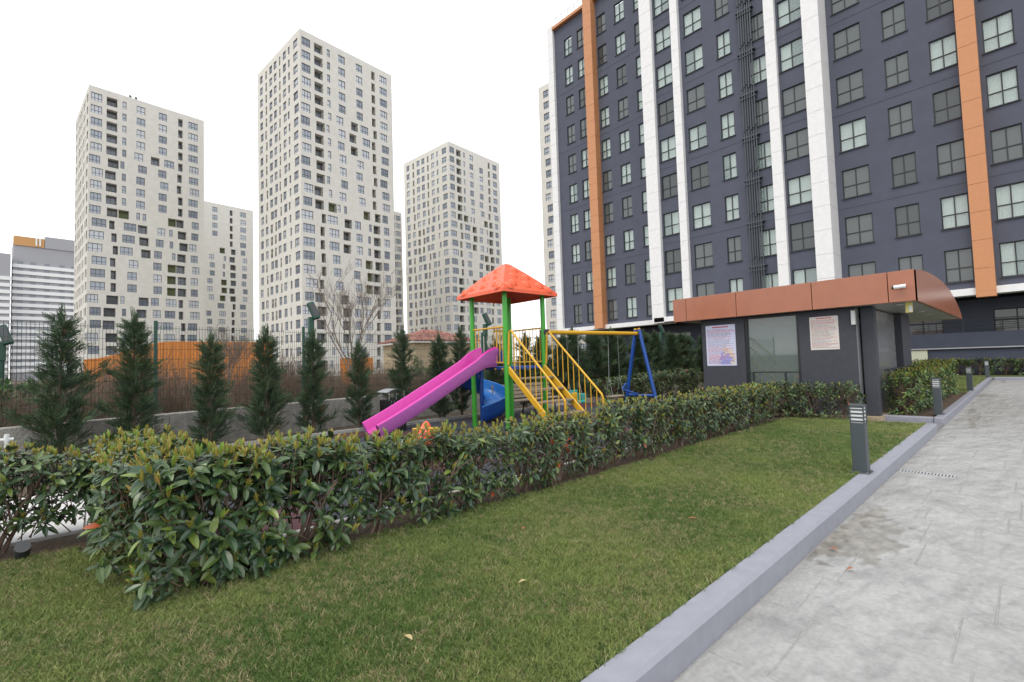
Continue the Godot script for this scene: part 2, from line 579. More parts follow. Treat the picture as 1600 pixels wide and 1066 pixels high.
	mb2.box(Vector3(-8.8, 2.4, -12.0), Vector3(45.4, 4.8, 15.0))
	part(b, "core", mb2, plaster)
	# pilasters built of cladding panels: [z0, z1, front z_l, base y, material, depth]
	var pil := [[-27.25, -26.3, 0.75, 4.4, orange, 0.75], [-20.45, -19.4, 1.95, 4.3, white, 1.95], [-17.72, -17.12, 1.95, 5.9, white, 0.4], [-10.95, -10.32, 1.95, 5.9, white, 0.4], [-8.72, -7.78, 2.0, 4.6, white, 2.0], [-1.75, -0.98, 0.85, 4.2, orange, 0.65], [-32.35, -31.6, 0.3, 4.2, white, 1.5]]
	for p in pil:
		var top := 36.6
		var y: float = p[3]
		while y < top:
			var h: float = min(1.52, top - y)
			mb2 = MB.new()
			mb2.cbox(Vector3((p[0] + p[1]) / 2, y + h / 2, p[2] - p[5] / 2), Vector3(p[1] - p[0], h - 0.012, p[5]), 0.006)
			part(b, "cladding_panel", mb2, p[4])
			y += h
	# roof edge trims
	mb2 = MB.new()
	mb2.box(Vector3(-26.0, 36.15, 0.12), Vector3(11.2, 0.3, 0.5))
	part(b, "roof_trim", mb2, orange)
	mb2 = MB.new()
	for k in 14:
		mb2.box(Vector3(-31.2 + k * 0.8, 36.75, 0.1), Vector3(0.03, 0.9, 0.03))
	mb2.box(Vector3(-26.0, 37.2, 0.1), Vector3(11.0, 0.04, 0.04)); mb2.box(Vector3(-26.0, 36.9, 0.1), Vector3(11.0, 0.03, 0.03))
	part(b, "roof_railing", mb2, plain(0.35, 0.36, 0.37, 0.5))
	# white ledge above the ground storey
	for s in segs:
		mb2 = MB.new()
		mb2.cbox(Vector3((s[0] + s[1]) / 2, 4.55, s[2] - 0.1), Vector3(s[1] - s[0] - 0.01, 0.38, 0.9), 0.01)
		part(b, "ledge", mb2, white)
	# ground storey, set back, with dark windows
	mb2 = MB.new()
	var gops := []
	for k in 11:
		gops.append([1.6 + k * 4.1, 1.7, 3.5 + k * 4.1, 3.75, 0.2])
	mb2.xf = Transform3D(Basis.IDENTITY, Vector3(-31.6, 0, -3.3))
	facade(mb2, 45.6, 0, 4.4, gops)
	part(b, "ground_storey_wall", mb2, plaster)
	var gf := window_frame(1.9, 2.05, [0.5], [0.7])
	var gp := pane_mesh(1.8, 1.95)
	for o in gops:
		var w2 := inst(b, "window", gf, frame_m, Transform3D(Basis.IDENTITY, Vector3((o[0] + o[2]) / 2 - 31.6, 2.72, -3.42)))
		inst(w2, "pane", gp, glass[3], Transform3D(Basis.IDENTITY, Vector3(0, 0, -0.01)))
	# terrace parapet, cap and railing
	mb2 = MB.new()
	mb2.box(Vector3(-8.8, 2.0, -1.7), Vector3(45.6, 0.84, 0.2))
	mb2.box(Vector3(-8.8, 0.72, -1.9), Vector3(45.6, 1.45, 0.2))
	mb2.box(Vector3(-8.8, 1.5, -2.7), Vector3(45.6, 0.1, 1.6))
	part(b, "terrace_parapet", mb2, plaster)
	mb2 = MB.new()
	mb2.box(Vector3(-8.8, 1.53, -1.67), Vector3(45.6, 0.07, 0.3))
	part(b, "terrace_cap", mb2, plain(0.5, 0.5, 0.5, 0.7))
	mb2 = MB.new()
	for k in 31: mb2.tube([Vector3(-31 + k * 1.5, 2.3, -1.7), Vector3(-31 + k * 1.5, 3.15, -1.7)], 0.02, 6)
	for y in [2.65, 2.9, 3.15]: mb2.tube([Vector3(-31.4, y, -1.7), Vector3(14, y, -1.7)], 0.018 if y < 3 else 0.026, 6)
	part(b, "terrace_railing", mb2, plain(0.06, 0.065, 0.07, 0.5))
	# bundle of flue pipes clipped to the wall
	var pm := plain(0.075, 0.085, 0.095, 0.45, 0.3)
	for k in 6:
		var pipe := MB.new()
		var px := -12.62 + k * 0.155
		var y := 5.0 + (k % 3) * 0.13
		while y < 36.5:
			pipe.tube([Vector3(px, y, 1.86), Vector3(px, y + 2.6, 1.86)], 0.052, 8)
			pipe.tube([Vector3(px, y + 2.6, 1.86), Vector3(px, y + 3.04, 1.8)], 0.036, 8)
			y += 3.04
		part(b, "flue_pipe", pipe, pm)
	for r in rows:
		mb2 = MB.new()
		mb2.box(Vector3(-12.24, r + 1.52, 1.76), Vector3(1.15, 0.07, 0.3))
		mb2.box(Vector3(-12.24, r + 1.2, 1.82), Vector3(1.05, 0.05, 0.24))
		part(b, "pipe_bracket", mb2, pm)

# ---------------------------------------------------------------- beige towers
func tower_openings() -> Array:
	# [x centre, width, kind] by storey from the top; kinds: w window, s slim window, l loggia, g green loggia
	var A := [[1.4, 2.0, "w"], [4.3, 2.0, "l"], [6.7, 0.75, "s"], [10.0, 1.7, "w"], [14.6, 1.7, "w"], [18.5, 1.0, "l"], [21.4, 2.1, "w"]]
	var B := [[1.4, 2.0, "w"], [4.3, 2.0, "l"], [6.7, 0.75, "s"], [9.6, 1.7, "w"], [13.0, 1.8, "l"], [16.0, 2.1, "w"], [18.5, 1.0, "l"], [21.6, 2.1, "w"]]
	var C := [[1.4, 2.0, "w"], [4.3, 2.0, "l"], [7.0, 2.0, "g"], [9.2, 0.7, "s"], [10.6, 0.7, "s"], [16.4, 1.8, "g"], [18.8, 1.6, "l"], [21.6, 1.6, "w"]]
	var D := [[1.7, 2.6, "w"], [4.8, 1.0, "l"], [7.6, 2.4, "w"], [10.8, 1.9, "l"], [14.0, 1.6, "w"], [16.7, 0.75, "s"], [18.9, 1.9, "l"], [21.7, 1.6, "w"]]
	var E := [[1.9, 2.6, "w"], [4.8, 1.0, "l"], [8.4, 1.8, "w"], [13.6, 1.7, "w"], [16.6, 1.9, "g"], [18.9, 1.9, "l"], [21.7, 1.6, "w"]]
	var G := [[1.3, 2.0, "w"], [4.3, 2.2, "l"], [6.9, 0.75, "s"], [10.4, 2.0, "l"], [13.4, 1.6, "w"], [16.2, 2.2, "w"], [18.9, 1.0, "l"], [21.5, 2.1, "w"]]
	return [A, A, A, A, A, B, B, B, A, A, A, A, C, D, D, D, E, E, E, G, G, G, G, A, A]

func side_openings() -> Array:
	var A := [[2.2, 2.2, "w"], [5.6, 0.9, "s"], [8.0, 1.6, "w"], [10.6, 0.8, "l"], [13.2, 1.6, "w"], [15.8, 1.7, "w"], [18.6, 0.9, "l"], [21.6, 1.7, "w"]]
	var B := [[2.2, 2.2, "w"], [5.2, 0.9, "s"], [8.6, 1.6, "w"], [11.2, 1.6, "w"], [13.6, 1.0, "g"], [15.8, 1.3, "l"], [18.6, 1.6, "w"], [21.6, 1.7, "w"]]
	return [A, A, A, A, A, A, A, A, A, A, A, A, A, B, B, B, A, A, A, B, B, A, A, A, A]

func make_tower(label: String, at: Vector3, size: float, height: float, storeys: int, shift: int, group: String, sides := true, cap := 0.0) -> Node3D:
	var t := thing("residential_tower", label, "tower", at, deg_to_rad(6.35), group)
	var wall := mottled("tower_wall", Vector3(0.66, 0.64, 0.585), 0.06, 9.0, 0.9, 0.0, 0.01)
	var dark := plain(0.10, 0.105, 0.10, 0.9)
	var green := plain(0.16, 0.19, 0.07, 0.9)
	var frame := plain(0.10, 0.105, 0.115, 0.6)
	var gl := []
	for g in [[0.36, 0.40, 0.46], [0.22, 0.25, 0.30], [0.55, 0.58, 0.62], [0.09, 0.10, 0.11]]:
		var key := "tg%f" % g[0]
		if not mats.has(key):
			var m := StandardMaterial3D.new()
			m.albedo_color = lin(g[0], g[1], g[2]); m.roughness = 0.1; m.metallic_specular = 0.6
			mats[key] = m
		gl.append(mats[key])
	var faces := [[tower_openings(), Transform3D.IDENTITY], [side_openings(), Transform3D(Basis(U, -PI / 2), Vector3.ZERO)]]
	for f in (2 if sides else 1):
		var ops := []
		var list := []
		for r in storeys:
			var y := height - 2.5 - 3.0 * r
			var k: int = (r + (shift if r > 3 else 0)) % 25
			for o in faces[f][0][k]:
				var h := 1.92
				if o[2] == "s": h = 1.8
				if o[2] in ["l", "g"]: h = 2.1
				var x: float = o[0] * size / 24.0 + (0.35 * sin(k * 1.7 + o[0] + shift) if r > 4 and r % 7 > 1 else 0.0)
				var kd: String = o[2]
				if f == 0 and kd == "w" and o[1] < 1.8 and (r * 7 + int(o[0]) * 5 + shift * 3) % 17 == 0: continue
				var dy: float = 0.0 if o[2] in ["w", "s"] else -0.12
				var dep: float = 0.25 if o[2] in ["w", "s"] else 1.3
				ops.append([x - o[1] / 2, y - h / 2 + dy, x + o[1] / 2, y + h / 2 + dy, dep])
				list.append([x, y + dy, o[1], h, o[2]])
		var mb := MB.new()
		# side face: local x runs backwards along -z, facing -x
		if f == 1:
			mb.xf = Transform3D(Basis(Vector3(0, 0, -1), U, Vector3(-1, 0, 0)), Vector3.ZERO)
			# mirrored so flip is handled by both-sided drawing
		facade(mb, size, -3.0, height, ops)
		part(t, "wall", mb, wall)
		var X: Transform3D = mb.xf
		for o in list:
			var kind: String = o[4]
			var c: Vector3 = X * Vector3(o[0], o[1], -0.2 if kind in ["w", "s"] else -1.28)
			var key2 := "tw%s%.2f" % [kind, o[2]]
			if not mats.has(key2):
				var fr: ArrayMesh
				if kind == "w": fr = window_frame(o[2], o[3], [0.34, 0.67] if o[2] > 1.9 else [0.5], [0.38], 0.09, 0.1)
				elif kind == "s": fr = window_frame(o[2], o[3], [], [0.4], 0.09, 0.1)
				else: fr = window_frame(o[2], o[3], [0.5] if o[2] > 1.4 else [], [], 0.1, 0.08)
				var rail := MB.new()
				rail.box(Vector3(0, -o[3] / 2 + 1.0, 0), Vector3(o[2], 0.06, 0.05))
				for q in int(o[2] / 0.25): rail.box(Vector3(-o[2] / 2 + 0.12 + q * 0.25, -o[3] / 2 + 0.5, 0), Vector3(0.03, 1.0, 0.03))
				mats[key2] = [fr, pane_mesh(o[2], o[3]), rail.mesh()]
			var bs := Basis.IDENTITY if f == 0 else Basis(U, -PI / 2)
			var nm: String = {"w": "window", "s": "slim_window", "l": "loggia", "g": "loggia"}[kind]
			var out: Vector3 = bs * Vector3(0, 0, 1)
			var wn := inst(t, nm, mats[key2][0], frame, Transform3D(bs, c))
			var gm: StandardMaterial3D = gl[rng.randi() % 3]
			if kind == "l": gm = gl[3] if rng.randf() < 0.6 else gl[1]
			if kind == "g": gm = mats["green_back"] if mats.has("green_back") else green
			inst(wn, "pane", mats[key2][1], gm, Transform3D(Basis.IDENTITY, Vector3(0, 0, -0.01)))
			if kind in ["l", "g"]:
				inst(wn, "railing", mats[key2][2], dark, Transform3D(Basis.IDENTITY, Vector3(0, 0, 1.2)))
	# the other walls, the roof and the parapet
	var s := size
	var mb3 := MB.new()
	mb3.quad(Vector3(s, -3, 0), Vector3(s, -3, -s), Vector3(s, height, -s), Vector3(s, height, 0))
	mb3.quad(Vector3(s, -3, -s), Vector3(0, -3, -s), Vector3(0, height, -s), Vector3(s, height, -s))
	mb3.quad(Vector3(0, height - 0.9, 0), Vector3(s, height - 0.9, 0), Vector3(s, height - 0.9, -s), Vector3(0, height - 0.9, -s))
	if not sides: mb3.quad(Vector3(0, -3, -s), Vector3(0, -3, 0), Vector3(0, height, 0), Vector3(0, height, -s))
	part(t, "outer_shell", mb3, wall)
	# roof house with aerials
	var rh := MB.new()
	rh.cbox(Vector3(s * 0.45, height + 0.6, -s * 0.4), Vector3(s * 0.36, 3.0, s * 0.4), 0.1)
	var rf := part(t, "roof_house", rh, wall)
	for k in 2:
		var ar := MB.new()
		ar.tube([Vector3(s * (0.36 + k * 0.05), height + 2.0, -s * 0.25), Vector3(s * (0.36 + k * 0.05), height + 3.2, -s * 0.25)], 0.12, 6)
		ar.box(Vector3(s * (0.36 + k * 0.05) + 0.15, height + 3.0, -s * 0.25), Vector3(0.5, 0.6, 0.3))
		part(rf, "aerial", ar, dark)
	return t

func build_towers() -> void:
	var g := "beige towers beyond the fence"
	make_tower("tallest beige tower behind the bare tree and green lamp post", Vector3(34.2, 0, -104.4), 23.8, 76.8, 25, 0, g)
	make_tower("beige tower rising beyond the orange hoarding, next to the striped white block", Vector3(-0.2, 0, -144.9), 23.4, 69.9, 24, 3, g)
	make_tower("beige tower behind the small tiled-roof house and the playground roof", Vector3(84.7, 0, -120.6), 23.8, 72.6, 24, 5, g)
	make_tower("farther beige tower half hidden behind the one beyond the hoarding", Vector3(14.3, 0, -199.0), 34.0, 64.5, 21, 7, g, false)
	make_tower("narrow glimpse of a beige tower between the two largest towers", Vector3(74.0, 0, -158.0), 15.6, 60.5, 20, 2, g, false)
	make_tower("sliver of beige tower peeping out behind the grey block's white corner", Vector3(89.6, 0, -58.7), 24.0, 73.0, 24, 1, g)

# ---------------------------------------------------------------- striped blocks far left
func build_far() -> void:
	var grey := plain(0.36, 0.36, 0.38, 0.9)
	var white := plain(0.80, 0.80, 0.80, 0.9)
	var glass := plain(0.22, 0.24, 0.27, 0.3)
	var orange := plain(0.55, 0.30, 0.12, 0.8)
	var defs := [["white and grey striped block with an orange strip along its roof", Vector3(-27.5, 0, -334), 46.0, 69.0, true], ["plain grey striped block at the end of the row of towers", Vector3(-84.0, 0, -322), 56.5, 61.5, false]]
	for d in defs:
		var b := thing("striped_block", d[0], "building", d[1], deg_to_rad(6.35))
		var mb := MB.new()
		mb.box(Vector3(d[2] / 2, d[3] / 2, -10), Vector3(d[2], d[3], 20))
		part(b, "wall", mb, grey)
		var y: float = d[3] - 12.0
		while y > 2.0:
			mb = MB.new()
			mb.box(Vector3(d[2] / 2, y, 0.3), Vector3(d[2] + 0.4, 1.7, 0.6))
			part(b, "balcony_band", mb, white)
			var k := 0
			var x := 1.5
			while x < d[2] - 3.0:
				mb = MB.new()
				mb.box(Vector3(x + 1.0, y + 1.65, 0.06), Vector3(2.0, 1.4, 0.16))
				part(b, "window", mb, glass)
				x += 4.4 + (k % 3) * 0.6
				k += 1
			y -= 3.25
		if d[4]:
			mb = MB.new()
			mb.box(Vector3(5.4, d[3] + 0.6, -2), Vector3(10.8, 4.6, 5.0))
			part(b, "roof_strip", mb, orange)
			mb = MB.new()
			mb.box(Vector3(7.9, d[3] + 0.9, 0.75), Vector3(0.6, 4.0, 0.4)); mb.box(Vector3(9.2, d[3] + 0.9, 0.75), Vector3(0.6, 4.0, 0.4))
			part(b, "roof_fin", mb, white)
			mb = MB.new()
			mb.box(Vector3(21.0, d[3] + 1.2, -4), Vector3(20.0, 6.0, 9.0))
			part(b, "roof_house", mb, grey)
	# small house with a tiled hip roof behind the fence
	var h := thing("small_house", "small tan house with a red-brown tiled hip roof behind the fence", "house", Vector3(17.6, 0, -30))
	var tan_m := mottled("tan_wall", Vector3(0.50, 0.40, 0.26), 0.12, 2.0, 0.9)
	var m2 := MB.new()
	m2.box(Vector3(2.9, 1.5, -2.5), Vector3(5.6, 3.4, 5.0))
	part(h, "wall", m2, tan_m)
	m2 = MB.new()
	m2.box(Vector3(2.9, 3.2, -2.5), Vector3(6.5, 0.12, 5.9))
	part(h, "eaves", m2, plain(0.6, 0.58, 0.54, 0.8))
	var roof := Node3D.new()
	roof.name = "roof"
	h.add_child(roof)
	var tile_m := [mottled("tile_a", Vector3(0.26, 0.10, 0.075), 0.3, 0.8, 0.85), mottled("tile_b", Vector3(0.20, 0.085, 0.07), 0.3, 0.8, 0.85), mottled("tile_c", Vector3(0.31, 0.15, 0.11), 0.3, 0.8, 0.85)]
	var base := MB.new()
	var e0 := [Vector3(-0.35, 3.25, 0.45), Vector3(6.15, 3.25, 0.45), Vector3(6.15, 3.25, -5.45), Vector3(-0.35, 3.25, -5.45)]
	var r0 := Vector3(2.3, 4.3, -2.5)
	var r1 := Vector3(3.5, 4.3, -2.5)
	base.quad(e0[0], e0[1], r1, r0); base.quad(e0[2], e0[3], r0, r1)
	base.tri(e0[1], e0[2], r1); base.tri(e0[3], e0[0], r0)
	var rb := part(h, "roof_base", base, tile_m[1])
	roof.free()
	var tm := MB.new()
	tm.grid([[Vector3(-0.17, 0.0, 0.17), Vector3(-0.09, 0.045, 0.17), Vector3(0, 0.06, 0.17), Vector3(0.09, 0.045, 0.17), Vector3(0.17, 0, 0.17)], [Vector3(-0.17, 0.02, -0.2), Vector3(-0.09, 0.055, -0.2), Vector3(0, 0.07, -0.2), Vector3(0.09, 0.055, -0.2), Vector3(0.17, 0.02, -0.2)]])
	var tmesh := tm.mesh()
	# front and left slopes in view
	for r in 8:
		var f := (r + 0.5) / 8.0
		var a: Vector3 = e0[0].lerp(r0, f)
		var b2: Vector3 = e0[1].lerp(r1, f)
		var cnt := int((b2.x - a.x) / 0.36)
		for k in cnt:
			var p: Vector3 = a.lerp(b2, (k + 0.5) / cnt) + Vector3(0, 0.03, 0)
			inst(rb, "roof_tile", tmesh, tile_m[rng.randi() % 3], Transform3D(Basis(Vector3.RIGHT, 0.34), p))
		var c2: Vector3 = e0[3].lerp(r0, f)
		var cnt2 := int((a.z - c2.z) / 0.36)
		for k in cnt2:
			var p2: Vector3 = c2.lerp(a, (k + 0.5) / cnt2) + Vector3(0, 0.03, 0)
			inst(rb, "roof_tile", tmesh, tile_m[rng.randi() % 3], Transform3D(Basis(U, -PI / 2) * Basis(Vector3.RIGHT, 0.38), p2))

# ---------------------------------------------------------------- kiosk over the stairs
func poster_texture(sd: int, bg: Color, tint: Color) -> ImageTexture:
	var r := RandomNumberGenerator.new()
	r.seed = sd
	var im := Image.create(256, 360, false, Image.FORMAT_RGB8)
	im.fill(bg)
	if sd == 1:
		var pn := FastNoiseLite.new()
		pn.seed = 4; pn.frequency = 0.03
		for y in range(150, 350):
			for x in range(70, 250):
				var d := Vector2((x - 165) * 1.2, y - 320).length() + pn.get_noise_2d(x, y) * 60.0
				if d < 70: im.set_pixel(x, y, bg.lerp(Color(0.45, 0.52, 0.85), 0.6))
				elif d < 110 and x > 150: im.set_pixel(x, y, bg.lerp(Color(0.9, 0.78, 0.5), 0.5))
	for x in range(60, 196): 
		if r.randf() < 0.8: im.fill_rect(Rect2i(x, 14, 2, 9), Color(0.75, 0.15, 0.2))
	var y := 36
	while y < 340:
		var red := r.randf() < (0.5 if sd == 1 else 0.6)
		var c := Color(0.72, 0.22, 0.24) if red else Color(0.35, 0.36, 0.45)
		if sd == 2 and r.randf() < 0.2: c = Color(0.3, 0.5, 0.35)
		var x := 14
		var endx := r.randi_range(150, 244)
		while x < endx:
			var w := r.randi_range(4, 22)
			im.fill_rect(Rect2i(x, y, w, 4), c.lerp(bg, r.randf_range(0.1, 0.4)))
			x += w + r.randi_range(3, 6)
		y += r.randi_range(8, 11)
	return ImageTexture.create_from_image(im)

func build_kiosk() -> void:
	var k := thing("entrance_kiosk", "dark kiosk over parking stairs with a copper-brown panelled vaulted roof", "kiosk", Vector3.ZERO)
	var copper := mottled("copper", Vector3(0.37, 0.125, 0.06), 0.07, 2.0, 0.26, 0.0, 0.01)
	copper.metallic_specular = 0.6
	var navy := mottled("navy", Vector3(0.050, 0.054, 0.068), 0.10, 2.0, 0.7, 1.0)
	var trim := plain(0.16, 0.17, 0.18, 0.5)
	var mb := MB.new()
	# fascia panels (front, x = 13.0)
	var joints := [-7.1, -6.69, -5.26, -3.47, -2.01, -1.55]
	for q in joints.size() - 1:
		mb = MB.new()
		mb.cbox(Vector3(13.02, 2.885, (joints[q] + joints[q + 1]) / 2), Vector3(0.05, 0.67, joints[q + 1] - joints[q] - 0.014), 0.004)
		part(k, "fascia_panel", mb, copper)
	# vaulted side profiles, roof sheet, soffit
	var prof := [Vector2(13.05, 3.21), Vector2(14.3, 3.32), Vector2(15.7, 3.38), Vector2(17.0, 3.40), Vector2(18.3, 3.37), Vector2(19.6, 3.28), Vector2(20.8, 3.13), Vector2(21.8, 2.94), Vector2(22.5, 2.76), Vector2(22.9, 2.56)]
	for z in [-1.56, -7.09]:
		mb = MB.new()
		var o := Vector3(0, 0, 0.03 if z > -3 else -0.03)
		for q in prof.size() - 1:
			var a: Vector2 = prof[q]
			var b: Vector2 = prof[q + 1]
			var p := [Vector3(a.x, 2.55, z), Vector3(b.x, 2.55, z), Vector3(b.x, b.y, z), Vector3(a.x, a.y, z)]
			mb.quad(p[0] + o, p[1] + o, p[2] + o, p[3] + o); mb.quad(p[1] - o, p[0] - o, p[3] - o, p[2] - o)
			mb.quad(p[3] + o, p[2] + o, p[2] - o, p[3] - o); mb.quad(p[0] - o, p[1] - o, p[1] + o, p[0] + o)
		part(k, "side_panel", mb, copper)
	mb = MB.new()
	var rws := []
	for q in prof: rws.append([Vector3(q.x, q.y - 0.015, -1.6), Vector3(q.x, q.y - 0.015, -4.3), Vector3(q.x, q.y - 0.015, -7.05)])
	mb.grid(rws)
	part(k, "roof_sheet", mb, copper)
	mb = MB.new()
	mb.box(Vector3(17.95, 2.575, -4.32), Vector3(9.7, 0.04, 5.4))
	var soffit := part(k, "soffit", mb, plain(0.34, 0.33, 0.31, 0.35))
	for x in 4:
		for z in 2:
			mb = MB.new()
			mb.tube([Vector3(13.7 + x * 1.6, 2.548, -1.95 - z * 2.4), Vector3(13.7 + x * 1.6, 2.535, -1.95 - z * 2.4)], 0.09, 16)
			part(soffit, "downlight", mb, plain(0.75, 0.75, 0.73, 0.3))
	# walls
	for w in [[-6.4, -5.2], [-3.88, -2.7]]:
		mb = MB.new()
		mb.cbox(Vector3(13.42, 1.27, (w[0] + w[1]) / 2), Vector3(0.24, 2.54, w[1] - w[0]), 0.008)
		part(k, "front_wall", mb, navy)
	mb = MB.new()
	mb.box(Vector3(16.0, 1.27, -6.28), Vector3(4.9, 2.54, 0.22))
	part(k, "side_wall", mb, navy)
	mb = MB.new()
	mb.box(Vector3(18.35, 1.27, -4.4), Vector3(0.2, 2.54, 3.5))
	part(k, "rear_wall", mb, plain(0.42, 0.43, 0.42, 0.8))
	# columns of the entrance on the path side
	for c in [[13.6, -2.5, 0.24, 0.26], [17.6, -2.5, 1.3, 0.26]]:
		mb = MB.new()
		mb.cbox(Vector3(c[0], 1.27, c[1]), Vector3(c[2], 2.54, c[3]), 0.01)
		part(k, "column", mb, navy)
	mb = MB.new()
	mb.box(Vector3(13.43, 1.27, -2.68), Vector3(0.22, 2.5, 0.03))
	part(k, "edge_trim", mb, trim)
	mb = MB.new()
	mb.box(Vector3(15.33, 1.27, -2.56), Vector3(3.2, 2.5, 0.06))
	part(k, "grey_panel", mb, mottled("panel_grey", Vector3(0.26, 0.26, 0.26), 0.08, 3.0, 0.12))
	# floor
	mb = MB.new()
	mb.box(Vector3(15.2, -0.07, -2.9), Vector3(4.0, 0.15, 1.15))
	mb.box(Vector3(16.0, -0.08, -4.6), Vector3(4.6, 0.12, 3.0))
	part(k, "floor", mb, mottled("tan_tile", Vector3(0.42, 0.33, 0.22), 0.12, 0.7, 0.5))
	# big pane with dark frame
	mb = MB.new()
	for z in [-5.17, -3.91]: mb.box(Vector3(13.40, 1.27, z), Vector3(0.12, 2.54, 0.06))
	mb.box(Vector3(13.40, 2.51, -4.54), Vector3(0.11, 0.06, 1.2)); mb.box(Vector3(13.40, 0.05, -4.54), Vector3(0.11, 0.1, 1.2))
	var pf := part(k, "pane_frame", mb, plain(0.02, 0.022, 0.025, 0.4))
	var gm := StandardMaterial3D.new()
	gm.albedo_color = Color(0.55, 0.62, 0.60, 0.30); gm.transparency = BaseMaterial3D.TRANSPARENCY_ALPHA
	gm.roughness = 0.02; gm.metallic_specular = 1.0
	mb = MB.new()
	mb.box(Vector3(13.41, 1.29, -4.54), Vector3(0.012, 2.38, 1.2))
	part(pf, "pane", mb, gm)
	# stair railing seen inside
	var inner := plain(0.52, 0.44, 0.28, 0.4, 0.4)
	mb = MB.new()
	for r in 2:
		var zz := -5.5 + r * 1.9
		mb.tube([Vector3(14.0, 1.75, zz), Vector3(14.7, 1.72, zz), Vector3(18.5, 0.2, zz)], 0.03, 8)
		mb.tube([Vector3(14.0, 1.2, zz), Vector3(14.7, 1.17, zz), Vector3(18.5, -0.2, zz)], 0.02, 8)
		for q in 18:
			var x := 14.0 + q * 0.24
			var yy: float = 1.75 if x < 14.7 else 1.72 - (x - 14.7) * 0.4
			mb.tube([Vector3(x, yy, zz), Vector3(x, yy - 0.85, zz)], 0.012, 6)
	part(k, "stair_railing", mb, inner)
	# dark guard rails in front of the pane and beside the entrance
	var rail_m := plain(0.025, 0.03, 0.032, 0.4)
	mb = MB.new()
	for y in [0.73, 1.04]: mb.tube([Vector3(13.2, y, -5.15), Vector3(13.2, y, -3.9)], 0.016, 8)
	for z in [-4.98, -4.2]:
		mb.tube([Vector3(13.2, 0, z), Vector3(13.2, 1.04, z)], 0.02, 8)
		mb.box(Vector3(13.2, 0.88, z), Vector3(0.04, 0.3, 0.05))
	part(k, "guard_rail", mb, rail_m)
	mb = MB.new()
	for y in [0.75, 1.05]: mb.tube([Vector3(13.9, y, -2.3), Vector3(17.0, y, -2.3)], 0.018, 8)
	for x in [14.3, 15.3, 16.2]: mb.tube([Vector3(x, 0, -2.3), Vector3(x, 1.05, -2.3)], 0.024, 8)
	part(k, "guard_rail", mb, rail_m)
	# posters are paper sheets fixed to the wall
	var pos := [[-5.855, 1.80, 0.83, 1.15, 1, Color(0.80, 0.81, 0.9), "bluish notice poster beside the big kiosk pane"], [-3.33, 1.98, 0.60, 0.81, 2, Color(0.84, 0.80, 0.78), "pale notice poster full of red lines near the kiosk entrance"]]
	for p in pos:
		mb = MB.new()
		mb.quad(Vector3(13.292, p[1] - p[3] / 2, p[0] - p[2] / 2), Vector3(13.292, p[1] - p[3] / 2, p[0] + p[2] / 2), Vector3(13.292, p[1] + p[3] / 2, p[0] + p[2] / 2), Vector3(13.292, p[1] + p[3] / 2, p[0] - p[2] / 2))
		mb.box(Vector3(13.297, p[1], p[0]), Vector3(0.006, p[3], p[2]))
		var pm := StandardMaterial3D.new()
		pm.albedo_texture = poster_texture(p[4], p[5], p[5]); pm.roughness = 0.35
		var po := part(self, "notice_poster", mb, pm)
		tag(po, p[6], "poster")
	# security camera
	var sc := thing("security_camera", "small white bullet camera on the copper-brown fascia", "camera", Vector3(12.98, 2.86, -1.79))
	mb = MB.new()
	mb.tube([Vector3(0.02, 0, 0.03), Vector3(-0.08, 0.0, 0.0)], 0.022, 10)
	part(sc, "bracket", mb, plain(0.75, 0.75, 0.75, 0.4))
	mb = MB.new()
	mb.tube([Vector3(-0.08, 0.01, 0.10), Vector3(-0.10, 0.0, -0.10)], 0.042, 14)
	part(sc, "housing", mb, plain(0.8, 0.8, 0.8, 0.35))
	mb = MB.new()
	mb.tube([Vector3(-0.10, 0.0, -0.10), Vector3(-0.103, 0.0, -0.135)], 0.04, 14)
	part(sc, "lens", mb, plain(0.01, 0.01, 0.012, 0.1))
	# folded yellow and white notice hanging under the eaves
	mb = MB.new()
	mb.box(Vector3(13.35, 2.44, -1.72), Vector3(0.02, 0.23, 0.12))
	var yn := part(self, "hanging_notice", mb, plain(0.70, 0.62, 0.20, 0.6))
	mb = MB.new()
	mb.box(Vector3(13.345, 2.41, -1.695), Vector3(0.016, 0.14, 0.06))
	part(yn, "white_sheet", mb, plain(0.75, 0.75, 0.72, 0.6))
	tag(yn, "yellow and white notice hanging under the kiosk eaves", "sign")
	# wall lamp beside the entrance
	mb = MB.new()
	mb.cbox(Vector3(13.26, 2.3, -2.72), Vector3(0.1, 0.34, 0.08), 0.01)
	tag(part(self, "wall_box", mb, plain(0.6, 0.61, 0.6, 0.5)), "small pale box high on the kiosk wall beside the entrance", "box")
	# white and yellow sign on the terrace wall
	mb = MB.new()
	mb.box(Vector3(37.7, 1.1, -4.6), Vector3(0.04, 0.7, 0.9))
	tag(part(self, "wall_sign", mb, plain(0.75, 0.74, 0.55, 0.6)), "pale yellow sign low on the terrace wall behind the hedge", "sign")

